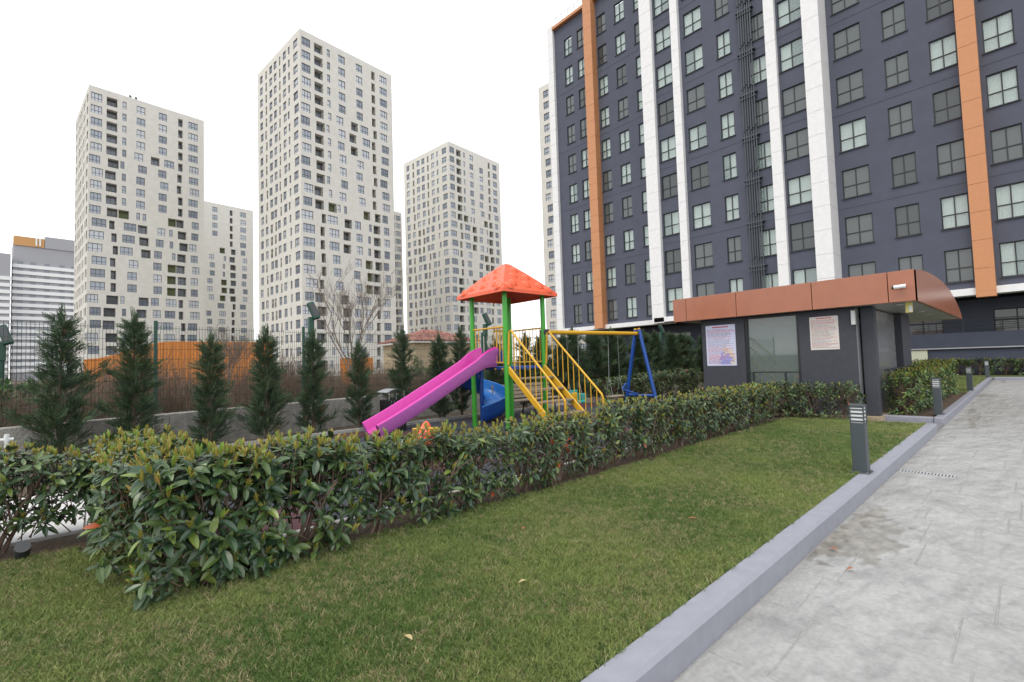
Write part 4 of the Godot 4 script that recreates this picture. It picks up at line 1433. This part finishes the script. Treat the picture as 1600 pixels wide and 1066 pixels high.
# a clipped evergreen shrub; half sizes hx, hz and height h; gap = bare height at the foot
func shrub(label: String, group: String, at: Vector3, hx: float, hz: float, h: float, shoots: int, buds: float, scale := 1.0, near := 0, tint := Vector3.ONE, bare := 0.22) -> Node3D:
	var t := thing("laurel_shrub", label, "shrub", at, 0.0, group)
	var bark := mottled("bark", Vector3(0.20, 0.135, 0.10), 0.3, 0.3, 0.9)
	var stems := []
	for k in 3 + rng.randi() % 2:
		var mb := MB.new()
		var p := Vector3(rr(-0.07, 0.07), -0.02, rr(-0.06, 0.06))
		var d := Vector3(rr(-0.45, 0.45) * hx / 0.33, 1.0, rr(-0.35, 0.35)).normalized()
		var pts := [p]
		var rad := [0.02 * rr(0.7, 1.15)]
		for q in 5:
			d = (d + Vector3(rr(-0.22, 0.22), 0.1, rr(-0.22, 0.22))).normalized()
			p += d * h * 0.17
			pts.append(p); rad.append(rad[0] * (1.0 - 0.15 * (q + 1)))
		mb.tube(pts, rad, 8)
		for q in 5:
			var s: Vector3 = pts[1 + rng.randi() % 4]
			var e := s + Vector3(rr(-hx, hx) * 0.7, rr(0.1, 0.3), rr(-hz, hz) * 0.8)
			mb.tube([s, s.lerp(e, 0.5) + U * 0.03, e], [0.009, 0.006, 0.003], 5, false)
		part(t, "stem", mb, bark)
		stems.append(pts)
	var xs := []
	var cs := []
	var bx := []
	var bc := []
	var twig := MB.new()
	for k in shoots:
		# tip on or inside a rounded box
		var a := rr(-1, 1)
		var b := rr(-1, 1)
		var c := rng.randf()
		var face := rng.randf()
		var tip: Vector3
		var out: Vector3
		if face < 0.40:    # top
			tip = Vector3(a * hx, h - 0.06 * (a * a + b * b) + rr(-0.07, 0.03), b * hz); out = Vector3(a * 0.35, 1.0, b * 0.45)
		elif face < 0.62:  # front (+z)
			tip = Vector3(a * hx, lerpf(bare, h - 0.05, c), hz * (1.0 - 0.12 * rng.randf()) * (0.72 + 0.28 * smoothstep(0.0, 0.4, c))); out = Vector3(a * 0.3, 0.35, 0.9)
		elif face < 0.76:
			tip = Vector3(a * hx, lerpf(bare, h - 0.05, c), -hz * (1.0 - 0.12 * rng.randf())); out = Vector3(a * 0.3, 0.35, -0.9)
		elif face < 0.9:
			tip = Vector3(signf(a) * hx, lerpf(bare, h - 0.05, c), b * hz); out = Vector3(signf(a) * 0.8, 0.4, b * 0.4)
		else:              # inside
			tip = Vector3(a * hx * 0.7, lerpf(bare + 0.1, h - 0.15, c), b * hz * 0.6); out = Vector3(a, 0.6, b)
		out = (out + Vector3(rr(-0.3, 0.3), rr(-0.15, 0.3), rr(-0.3, 0.3))).normalized()
		var len := rr(0.12, 0.22)
		var root := tip - out * len - U * 0.03
		twig.tube([root - out * 0.08 - U * 0.05, root, tip], [0.005, 0.004, 0.0022], 4, false)
		var n := 6 + rng.randi() % 4
		var ph := rr(0, TAU)
		for q in n:
			var f := (q + 0.5) / n
			var p := root.lerp(tip, f)
			var ang := ph + q * 2.4
			var perp := aim(out) * Vector3(cos(ang), 0, sin(ang))
			var d := (out * lerpf(0.15, 0.75, f) + perp + U * rr(-0.45, 0.1)).normalized()
			var up := (out * 0.8 + U * 0.6 - d * (out * 0.8 + U * 0.6).dot(d)).normalized()
			var bs := Basis(d.cross(up).normalized() * -1.0, d, Vector3.ZERO)
			bs.z = bs.x.cross(bs.y)
			if bs.z.dot(up) < 0: bs.x = -bs.x; bs.z = -bs.z
			var sc := rr(0.55, 1.2) * scale
			xs.append(Transform3D(bs.scaled_local(Vector3(sc, sc * rr(0.9, 1.15), sc)), p))
			var v := rng.randf()
			var col := Vector3(0.030, 0.068, 0.028).lerp(Vector3(0.11, 0.17, 0.042), v * v)
			if rng.randf() < 0.035: col = Vector3(0.16, 0.22, 0.04)
			if rng.randf() < 0.0015: col = Vector3(0.40, 0.09, 0.03)
			col *= tint
			cs.append(Color(col.x, col.y, col.z))
		# fresh bud cluster standing at the tip
		var pb := buds * (1.35 if face < 0.36 else 0.5)
		if rng.randf() < pb:
			var nb := 5 + rng.randi() % 4
			for q in nb:
				var ang := q * 2.4 + ph
				var perp := aim(out) * Vector3(cos(ang), 0, sin(ang))
				var d := (out * 0.7 + U * 0.7 + perp * rr(0.15, 0.85)).normalized()
				var bs := aim(d, perp)
				var sc := rr(0.5, 1.0) * scale
				bx.append(Transform3D(bs.scaled_local(Vector3(sc, sc, sc)), tip))
				var col := Vector3(0.31, 0.29, 0.055).lerp(Vector3(0.42, 0.26, 0.08), rng.randf() * rng.randf()) if rng.randf() < 0.75 else Vector3(0.22, 0.34, 0.06)
				bc.append(Color(col.x, col.y, col.z))
	part(t, "twigs", twig, bark).set_meta("kind", "stuff")
	# the leaves that show largest are single pieces
	if near > 0:
		var order := range(xs.size())
		var eye := Vector3(0, 1.5, 0)
		order.sort_custom(func(p, q): return (xs[p].origin + at).distance_squared_to(eye) < (xs[q].origin + at).distance_squared_to(eye))
		var taken := {}
		for q in near:
			var id: int = order[q]
			taken[id] = true
			var c: Color = cs[id]
			var key := "lf%d" % (int(c.g * 60.0) if c.r < 0.3 else 99)
			if not mats.has(key):
				var m := StandardMaterial3D.new()
				m.albedo_color = c.linear_to_srgb(); m.roughness = 0.34; m.metallic_specular = 0.55
				m.backlight_enabled = true; m.backlight = Color(0.1, 0.14, 0.05)
				mats[key] = m
			inst(t, "leaf", leaf_a if id % 2 else leaf_b, mats[key], xs[id])
		var x2 := []
		var c2 := []
		for q in xs.size():
			if not taken.has(q):
				x2.append(xs[q]); c2.append(cs[q])
		xs = x2; cs = c2
	var half := xs.size() / 2
	multi(t, "foliage", leaf_a, lm, xs.slice(0, half), cs.slice(0, half))
	multi(t, "foliage", leaf_b, lm, xs.slice(half), cs.slice(half))
	if bx.size() > 0: multi(t, "new_growth", leaf_c, bm, bx, bc)
	return t

func build_hedges() -> void:
	leaf_a = leaf_mesh(0.105, 0.042, 0.16, 0.18)
	leaf_b = leaf_mesh(0.092, 0.038, 0.22, 0.32)
	leaf_c = leaf_mesh(0.085, 0.021, 0.25, -0.12)
	lm = leaf_material("leaf", 0.36, Color(0.1, 0.14, 0.05))
	bm = leaf_material("bud", 0.5, Color(0.35, 0.35, 0.1))
	var g1 := "laurel shrubs in the long hedge beside the lawn"
	var x := 0.62
	var k := 0
	while x < 11.6:
		var near := 240 if k < 3 else (120 if k < 5 else 0)
		var h := rr(0.85, 0.97) - 0.008 * x - (0.05 if k > 3 and k < 9 else 0.0)
		var lbl := "leafy evergreen laurel shrub in the long hedge beside the lawn"
		if k == 0: lbl = "large-leaved laurel shrub on the corner of the long hedge and lawn"
		shrub(lbl, g1, Vector3(x, 0, -4.08 + rr(-0.04, 0.04)), 0.36, rr(0.24, 0.31), h, (150 if k < 2 else (120 if k < 4 else 102)) + rng.randi() % 16, 0.75 if k < 8 else 0.5, [1.22, 1.12, 1.05, 1.0][k] if k < 4 else 0.92, near, Vector3.ONE, 0.03 if k < 2 else rr(0.08, 0.28))
		x += rr(0.56, 0.66)
		k += 1
	# sparse leafless shrub in the hedge with red leaves left is made of twigs only
	var g2 := "laurel shrubs turning the corner behind the lawn's end"
	for q in 3:
		shrub("dark laurel shrub in the short row linking both hedges", g2, Vector3(0.38, 0, -4.62 - q * 0.58), 0.32, 0.32, rr(0.88, 0.94), 140, 0.8, 1.0, 0, Vector3.ONE, 0.08)
	var g3 := "laurel shrubs in the hedge before the light paving"
	for q in 6:
		shrub("dark laurel shrub in front of the light paving", g3, Vector3(0.05 - q * 0.6, 0, -6.0 + rr(-0.05, 0.05)), 0.34, 0.28, rr(0.80, 0.88), 130, 0.5)
	var g4 := "shaded laurel shrubs under the kiosk eaves"
	for q in 4:
		shrub("dark shaded laurel shrub standing against the kiosk front", g4, Vector3(12.5 - q * 0.12, 0, -2.85 - q * 0.55), 0.36, 0.32, rr(0.80, 0.86), 120, 0.05, 0.9, 0, Vector3.ONE, 0.1)
	var g5 := "bright laurel shrubs on the path side of the kiosk"
	for q in 11:
		shrub("bright yellow-green laurel shrub beside the kiosk's side wall", g5, Vector3(14.3 + q * 0.74, 0, -1.98 + rr(-0.05, 0.05)), 0.44, 0.34, rr(0.92, 1.02) + 0.015 * q, 125, 0.5, 0.95, 0, Vector3(1.5, 1.55, 1.2), 0.08)
	var g6 := "clipped shrubs in the far hedge below the terrace"
	for q in 14:
		shrub("clipped green shrub in the far hedge below the terrace", g6, Vector3(36.85 + rr(-0.08, 0.08), 0, -7.6 + q * 0.95), 0.5, 0.55, rr(0.84, 0.95), 110, 0.2, 1.3, 0, Vector3.ONE, 0.05)
	for q in 6:
		shrub("clipped green shrub behind the kiosk by the bollards", "clipped shrubs behind the kiosk", Vector3(24.0 + q * 1.4, 0, -3.2), 0.75, 0.5, rr(0.85, 1.0), 120, 0.3, 1.3, 0, Vector3.ONE, 0.05)
	# leafless shrub with a few red leaves
	var t := thing("bare_shrub", "nearly leafless shrub with a few red leaves in the long hedge", "shrub", Vector3(4.15, 0, -3.92))
	var mb := MB.new()
	var ends := []
	for q in 9:
		var p := Vector3(rr(-0.03, 0.03), 0, rr(-0.03, 0.03))
		var d := Vector3(rr(-0.5, 0.5), 1.0, rr(-0.3, 0.35)).normalized()
		var pts := [p]
		for s in 4:
			d = (d + Vector3(rr(-0.2, 0.2), 0.05, rr(-0.2, 0.2))).normalized()
			p += d * rr(0.1, 0.19)
			pts.append(p)
			ends.append(p)
		mb.tube(pts, [0.011, 0.008, 0.006, 0.004, 0.002], 6, false)
	part(t, "stem", mb, mottled("bark", Vector3(0.2, 0.135, 0.1), 0.3, 0.3, 0.9))
	var red := plain(0.42, 0.075, 0.03, 0.45)
	for q in 7:
		inst(t, "leaf", leaf_a, red, Transform3D(aim(Vector3(rr(-1, 1), rr(-0.5, 0.6), rr(-0.2, 1)).normalized()), ends[rng.randi() % ends.size()]))

func frond_mesh() -> ArrayMesh:
	# feathery flat spray along +y, about 0.24 long
	var mb := MB.new()
	var L := 0.24
	mb.tri(Vector3(-0.003, 0, 0), Vector3(0.003, 0, 0), Vector3(0, L, -0.02))
	for k in 8:
		var y := 0.03 + k * 0.025
		var l := 0.085 * (1.0 - k / 10.0)
		for s in [-1, 1]:
			var a := Vector3(0, y, -0.0003 * k)
			var e := a + Vector3(s * l * 0.66, l * 0.78, rr(-0.022, 0.012))
			mb.tri(a + Vector3(0, -0.009, 0), a + Vector3(s * 0.012, 0.018, 0.004), e)
			var m := a.lerp(e, 0.5)
			mb.tri(m, m + Vector3(s * 0.011, 0.012, 0), m + Vector3(-s * 0.004, l * 0.55, rr(-0.01, 0.01)))
	return mb.mesh()

func conifer(label: String, group: String, at: Vector3, h: float, wide: float, frond: ArrayMesh, m: Material, density := 1.0, tint := Vector3.ONE) -> void:
	var t := thing("conifer", label, "conifer", at, rr(0, TAU), group)
	var bark := plain(0.13, 0.095, 0.07, 0.95)
	var tr := MB.new()
	tr.tube([Vector3.ZERO, Vector3(rr(-.03, .03), h * 0.5, rr(-.03, .03)), Vector3(rr(-.06, .06), h * 0.97, rr(-.06, .06))], [0.035 * h / 2.4, 0.02, 0.004], 7)
	part(t, "trunk", tr, bark)
	var br := MB.new()
	var xs := []
	var cs := []
	var lump := rr(0, TAU)
	var n := int(80 * density * h / 2.4)
	for k in n:
		var f := pow(float(k) / n, 0.92)
		var y: float = lerpf(0.06, 0.94, f) * h
		var a := k * 2.4 + rr(-0.5, 0.5)
		var reach: float = wide * (1.0 - 0.86 * pow(f, 1.15)) * rr(0.35, 1.15) * (0.78 + 0.3 * sin(f * 23.0 + lump))
		if f < 0.12: reach *= 0.8
		if rng.randf() < 0.07: reach *= 1.4
		var out := Vector3(cos(a), 0, sin(a))
		var rise := rr(0.35, 0.85)
		var p0 := Vector3(0, y - 0.08, 0)
		var p1 := p0 + out * reach + U * reach * rise
		br.tube([p0, p0.lerp(p1, 0.5) - U * 0.02, p1], [0.007, 0.005, 0.002], 3, false)
		var c := int(6 + 37 * reach)
		for q in c:
			var s := rr(0.12, 1.0)
			var p := p0.lerp(p1, s) + Vector3(rr(-.05, .05), rr(-.04, .05), rr(-.05, .05)) * (0.5 + reach)
			var d := (out * rr(0.4, 1.1) + U * rr(0.25, 0.95) + Vector3(rr(-.6, .6), rr(-.15, .25), rr(-.6, .6))).normalized()
			var sc := rr(0.65, 1.2)
			xs.append(Transform3D(aim(d, Vector3(rr(-1, 1), rr(-1, 1), rr(-1, 1))).scaled_local(Vector3.ONE * sc), p))
			var col := Vector3(0.036, 0.072, 0.036).lerp(Vector3(0.105, 0.16, 0.058), rng.randf() * rng.randf()) * tint
			if rng.randf() < 0.03: col = Vector3(0.13, 0.085, 0.04)
			cs.append(Color(col.x, col.y, col.z))
	for q in 14:
		xs.append(Transform3D(aim(Vector3(rr(-.3, .3), 1, rr(-.3, .3)), Vector3(rr(-1, 1), 0, rr(-1, 1))), Vector3(0, h * rr(0.86, 0.96), 0)))
		var tc := Vector3(0.036, 0.072, 0.036).lerp(Vector3(0.105, 0.16, 0.058), rng.randf() * rng.randf())
		cs.append(Color(tc.x, tc.y, tc.z))
	part(t, "branches", br, bark)
	multi(t, "crown", frond, m, xs, cs)

func build_conifers() -> void:
	var frond := frond_mesh()
	var m := leaf_material("needle", 0.7, Color(0.06, 0.08, 0.04))
	var g := "young conifers planted before the concrete wall"
	var rows := [[-0.32, 2.62, 0.62], [0.63, 2.45, 0.52], [1.80, 2.2, 0.48], [2.76, 2.35, 0.48], [3.75, 2.15, 0.46], [4.78, 2.0, 0.42], [5.9, 2.3, 0.5], [7.0, 2.2, 0.5], [7.8, 2.45, 0.55], [9.0, 2.1, 0.5], [10.2, 2.3, 0.5]]
	var lab := ["tallest ragged young conifer, rising before the striped white block", "ragged young conifer just past the tallest one, before the hoarding's sloping end", "young conifer in front of the middle of the orange hoarding", "young conifer before the last sheets of the orange hoarding", "young conifer next to the green floodlight post before the tallest tower", "shortest young conifer, below the leafless tree", "young conifer beside the black litter bin", "young conifer in front of the small tiled-roof house", "young conifer overlapped by the purple slide's top", "young conifer behind the play tower's posts", "young conifer behind the wooden bench"]
	for r in rows:
		conifer(lab[rows.find(r)], g, Vector3(r[0], 0, -10.72 + rr(-0.1, 0.1)), r[1] * rr(0.98, 1.08), r[2] * rr(0.95, 1.15), frond, m, rr(0.85, 1.2))
	var g2 := "conifers in the dense row behind the swings"
	for k in 15:
		conifer("bushy conifer in the dense row behind the swings", g2, Vector3(11.6 + k * 0.98, 0, -11.4 + rr(-0.25, 0.25)), rr(2.4, 2.8), 0.9, frond, m, 1.6)
	# dark clipped bushes at the foot of that row
	for k in 7:
		shrub("dark low shrub at the foot of the conifer row behind the swings", "low shrubs behind the swings", Vector3(13.4 + k * 1.05, 0, -9.9), 0.58, 0.45, rr(0.85, 1.05), 120, 0.05, 1.15, 0, Vector3.ONE, 0.05)
	# ivy mound and leafy bushes beyond the fence
	var im := leaf_material("ivy", 0.55, Color(0.1, 0.16, 0.05))
	for d in [[Vector3(-2.7, 0, -14.3), Vector3(2.3, 2.25, 1.2), 5200, Vector3(0.07, 0.16, 0.04), "bright green ivy-covered mound behind the fence"], [Vector3(10.2, 0, -17.5), Vector3(1.3, 1.9, 1.2), 1300, Vector3(0.10, 0.13, 0.05), "loose leafy bush below the leafless tree"], [Vector3(12.6, 0, -19.0), Vector3(1.4, 1.6, 1.2), 1200, Vector3(0.11, 0.10, 0.045), "olive leafy bush between the bare tree and small house"]]:
		var t := thing("leafy_bush", d[4], "bush", d[0])
		var mb := MB.new()
		for q in 6: mb.tube([Vector3(rr(-.2, .2), 0, rr(-.2, .2)), Vector3(rr(-1, 1) * d[1].x * 0.6, d[1].y * 0.8, rr(-1, 1) * d[1].z * 0.6)], [0.03, 0.008], 5, false)
		part(t, "stem", mb, plain(0.15, 0.11, 0.08, 0.9))
		var xs := []
		var cs := []
		for q in d[2]:
			var v := Vector3(rng.randfn(), rng.randfn(), rng.randfn()).normalized()
			v.y = absf(v.y)
			var lump := 0.82 + 0.18 * sin(v.x * 7.0 + v.z * 5.0) * cos(v.y * 6.0)
			var p: Vector3 = v * d[1] * lump * pow(rng.randf(), 0.22)
			xs.append(Transform3D(aim((v + Vector3(rr(-.8, .8), rr(-.8, .4), rr(-.8, .8))).normalized(), Vector3(rr(-1, 1), 1, rr(-1, 1))).scaled_local(Vector3.ONE * rr(1.2, 2.4)), p))
			var c: Vector3 = d[3] * rr(0.55, 1.5)
			cs.append(Color(c.x, c.y, c.z))
		multi(t, "crown", leaf_b, im, xs, cs)

func build_grass() -> void:
	var fn := FastNoiseLite.new()
	fn.seed = 5; fn.frequency = 0.9; fn.fractal_octaves = 3
	var ed := FastNoiseLite.new()
	ed.seed = 8; ed.frequency = 1.6; ed.fractal_octaves = 4
	var tufts := []
	for v in 3:
		var mb := MB.new()
		for k in 9:
			var a := rr(0, TAU)
			var lean := rr(0.1, 1.0)
			var o := Vector3(rr(-0.022, 0.022), 0, rr(-0.022, 0.022))
			var d := Vector3(cos(a) * lean, 1.0, sin(a) * lean).normalized()
			var s := d.cross(Vector3(sin(a * 3.0), 0.2, cos(a * 3.0))).normalized() * 0.0016
			var L := rr(0.022, 0.046)
			var mid := o + d * L * 0.55
			var tip := o + d * L + Vector3(cos(a), -0.35, sin(a)) * L * 0.25
			mb.quad(o - s, o + s, mid + s * 0.8, mid - s * 0.8)
			mb.tri(mid - s * 0.8, mid + s * 0.8, tip)
		tufts.append(mb.mesh())
	var m := StandardMaterial3D.new()
	m.vertex_color_use_as_albedo = true; m.roughness = 0.75
	m.backlight_enabled = true; m.backlight = Color(0.15, 0.18, 0.05)
	var xs := [[], [], []]
	var cs := [[], [], []]
	# denser close to the camera, thinner far off
	for pass_k in 4:
		var box: Rect2 = [Rect2(-1.2, -6.2, 5.0, 4.76), Rect2(3.4, -3.9, 3.6, 2.46), Rect2(7.0, -3.9, 5.4, 2.46), Rect2(22.0, -5.0, 11.6, 3.5)][pass_k]
		var cnt: int = [78000, 26000, 26000, 7000][pass_k]
		for q in cnt:
			var x := rr(box.position.x, box.end.x)
			var z := rr(box.position.y, box.end.y)
			if pass_k < 3 and z < lawn_edge(ed, x) - 0.04 - 0.1 * rng.randf(): continue
			if z > -1.485 + 0.02 * fn.get_noise_2d(x * 9.0, 1.0): continue
			var nn := fn.get_noise_2d(x, z)
			var n2 := fn.get_noise_2d(x * 5.0 + 40.0, z * 5.0)
			# worn soil near the hedge foot
			if z < lawn_edge(ed, x) + 0.22 and rng.randf() < 0.45 + nn: continue
			var s := rr(0.75, 1.25) * (1.0 + 0.25 * nn) * (1.0 if pass_k < 2 else 1.35)
			var v := rng.randi() % 3
			xs[v].append(Transform3D(Basis(U, rr(0, TAU)).scaled(Vector3(s, s, s)), Vector3(x, 0.018 if z > -1.495 else 0.0, z)))
			var c := Vector3(0.098, 0.166, 0.034).lerp(Vector3(0.205, 0.255, 0.070), clamp(0.5 + nn + n2 * 0.6 + 1.3 * fn.get_noise_2d(x * 0.35, z * 0.35 + 90.0), 0.0, 1.0))
			var dry := rng.randf()
			if dry < 0.16 - nn * 0.3: c = Vector3(0.40, 0.345, 0.18) * rr(0.7, 1.1)
			elif dry > 0.93: c = Vector3(0.06, 0.12, 0.03)
			cs[v].append(Color(c.x, c.y, c.z))
	for v in 3:
		var o := multi(self, "lawn_grass", tufts[v], m, xs[v], cs[v])
		tag(o, "short mixed green and straw-coloured grass of the lawn", "grass")

# ---------------------------------------------------------------- bollards, grate, litter
func build_small() -> void:
	var steel := plain(0.055, 0.068, 0.075, 0.5)
	var slot := plain(0.72, 0.73, 0.72, 0.4)
	var lab := ["dark grey bollard light standing alone at the lawn's kerb", "dark grey bollard light at the corner of the bright hedge", "dark grey bollard light at the far end of the bright hedge", "dark grey bollard light where the kerb meets the cross path"]
	var px := [7.09, 14.4, 23.0, 33.3]
	for k in 4:
		var b := thing("bollard_light", lab[k], "bollard light", Vector3(px[k], 0.015, -1.47), 0.0, "bollard lights along the kerb")
		var mb := MB.new()
		mb.cbox(Vector3(0, 0.008, 0), Vector3(0.23, 0.016, 0.2), 0.004)
		var bp := part(b, "base_plate", mb, steel)
		for s in [-1, 1]:
			mb = MB.new()
			mb.tube([Vector3(s * 0.095, 0.016, 0.075), Vector3(s * 0.095, 0.028, 0.075)], 0.009, 6)
			part(bp, "bolt", mb, plain(0.4, 0.4, 0.4, 0.4, 0.8))
		mb = MB.new()
		mb.cbox(Vector3(0, 0.31, 0), Vector3(0.15, 0.60, 0.15), 0.006)
		part(b, "shaft", mb, steel)
		mb = MB.new()
		mb.cbox(Vector3(0, 0.705, 0), Vector3(0.132, 0.19, 0.132), 0.004)
		part(b, "diffuser", mb, slot)
		for q in 4:
			mb = MB.new()
			mb.cbox(Vector3(0, 0.632 + q * 0.0465, 0), Vector3(0.148, 0.02, 0.148), 0.002)
			part(b, "louvre", mb, steel)
		mb = MB.new()
		for s in [[-1, -1], [-1, 1], [1, -1], [1, 1]]: mb.box(Vector3(s[0] * 0.069, 0.7, s[1] * 0.069), Vector3(0.013, 0.2, 0.013))
		part(b, "corner_post", mb, steel)
		mb = MB.new()
		mb.cbox(Vector3(0, 0.815, 0), Vector3(0.152, 0.035, 0.152), 0.006)
		part(b, "cap", mb, steel)
	# drain grate across the path
	var gr := thing("drain_grate", "pale slotted drain grate set in the path beside the kerb", "drain grate", Vector3(8.28, -0.149, -1.0))
	var pale := plain(0.42, 0.43, 0.43, 0.5)
	var mb2 := MB.new()
	mb2.box(Vector3(0, -0.002, 0), Vector3(0.16, 0.006, 0.56))
	part(gr, "channel", mb2, plain(0.04, 0.04, 0.04, 0.8))
	mb2 = MB.new()
	for s in [-1, 1]: mb2.box(Vector3(s * 0.075, 0.003, 0), Vector3(0.014, 0.01, 0.58))
	part(gr, "frame", mb2, pale)
	for k in 17:
		mb2 = MB.new()
		mb2.box(Vector3(0, 0.004, -0.27 + k * 0.0335), Vector3(0.138, 0.008, 0.018))
		part(gr, "bar", mb2, pale)
	# white stand pipe and ground spot by the left hedge
	mb2 = MB.new()
	mb2.tube([Vector3(0, 0, 0), Vector3(0, 0.86, 0)], 0.015, 10)
	mb2.tube([Vector3(-0.05, 0.88, 0), Vector3(0.05, 0.88, 0.0)], 0.014, 10); mb2.tube([Vector3(0, 0.86, 0), Vector3(0, 0.93, 0)], 0.02, 10)
	var wp := part(self, "water_pipe", mb2, plain(0.68, 0.69, 0.67, 0.5))
	wp.position = Vector3(-0.6, 0, -7.0)
	tag(wp, "white water stand pipe with a tap behind the dark hedge", "pipe")
	var gs := thing("ground_spotlight", "small dark cylinder spotlight on the lawn under the hedge", "spotlight", Vector3(-0.39, 0, -5.66))
	mb2 = MB.new()
	mb2.tube([Vector3(0, 0.0, 0), Vector3(0, 0.05, 0)], 0.012, 8)
	part(gs, "spike", mb2, steel)
	mb2 = MB.new()
	mb2.tube([Vector3(0, 0.045, -0.03), Vector3(0.01, 0.12, 0.05)], 0.05, 14)
	part(gs, "housing", mb2, plain(0.05, 0.052, 0.055, 0.5))
	# fallen leaves
	var lv := [[2.2, -2.35], [4.1, -2.1], [2.9, -3.1], [1.3, -2.3], [4.62, -1.22], [4.3, -0.98]]
	for k in lv.size():
		var on_path: bool = lv[k][1] > -1.3
		var mm := plain(0.30, 0.115, 0.05, 0.7) if k % 3 else plain(0.42, 0.33, 0.16, 0.7)
		var o := inst(self, "fallen_leaf", leaf_b, mm, Transform3D(Basis(U, rr(0, TAU)) * Basis(Vector3.RIGHT, -PI / 2 + 0.3).scaled(Vector3.ONE * rr(0.6, 0.85)), Vector3(lv[k][0], -0.13 if on_path else 0.035, lv[k][1])))
		tag(o, "dry brown leaf lying on the path by the kerb" if on_path else "dry brown fallen leaf lying on the lawn", "leaf", "fallen leaves on the path" if on_path else "fallen leaves on the lawn")
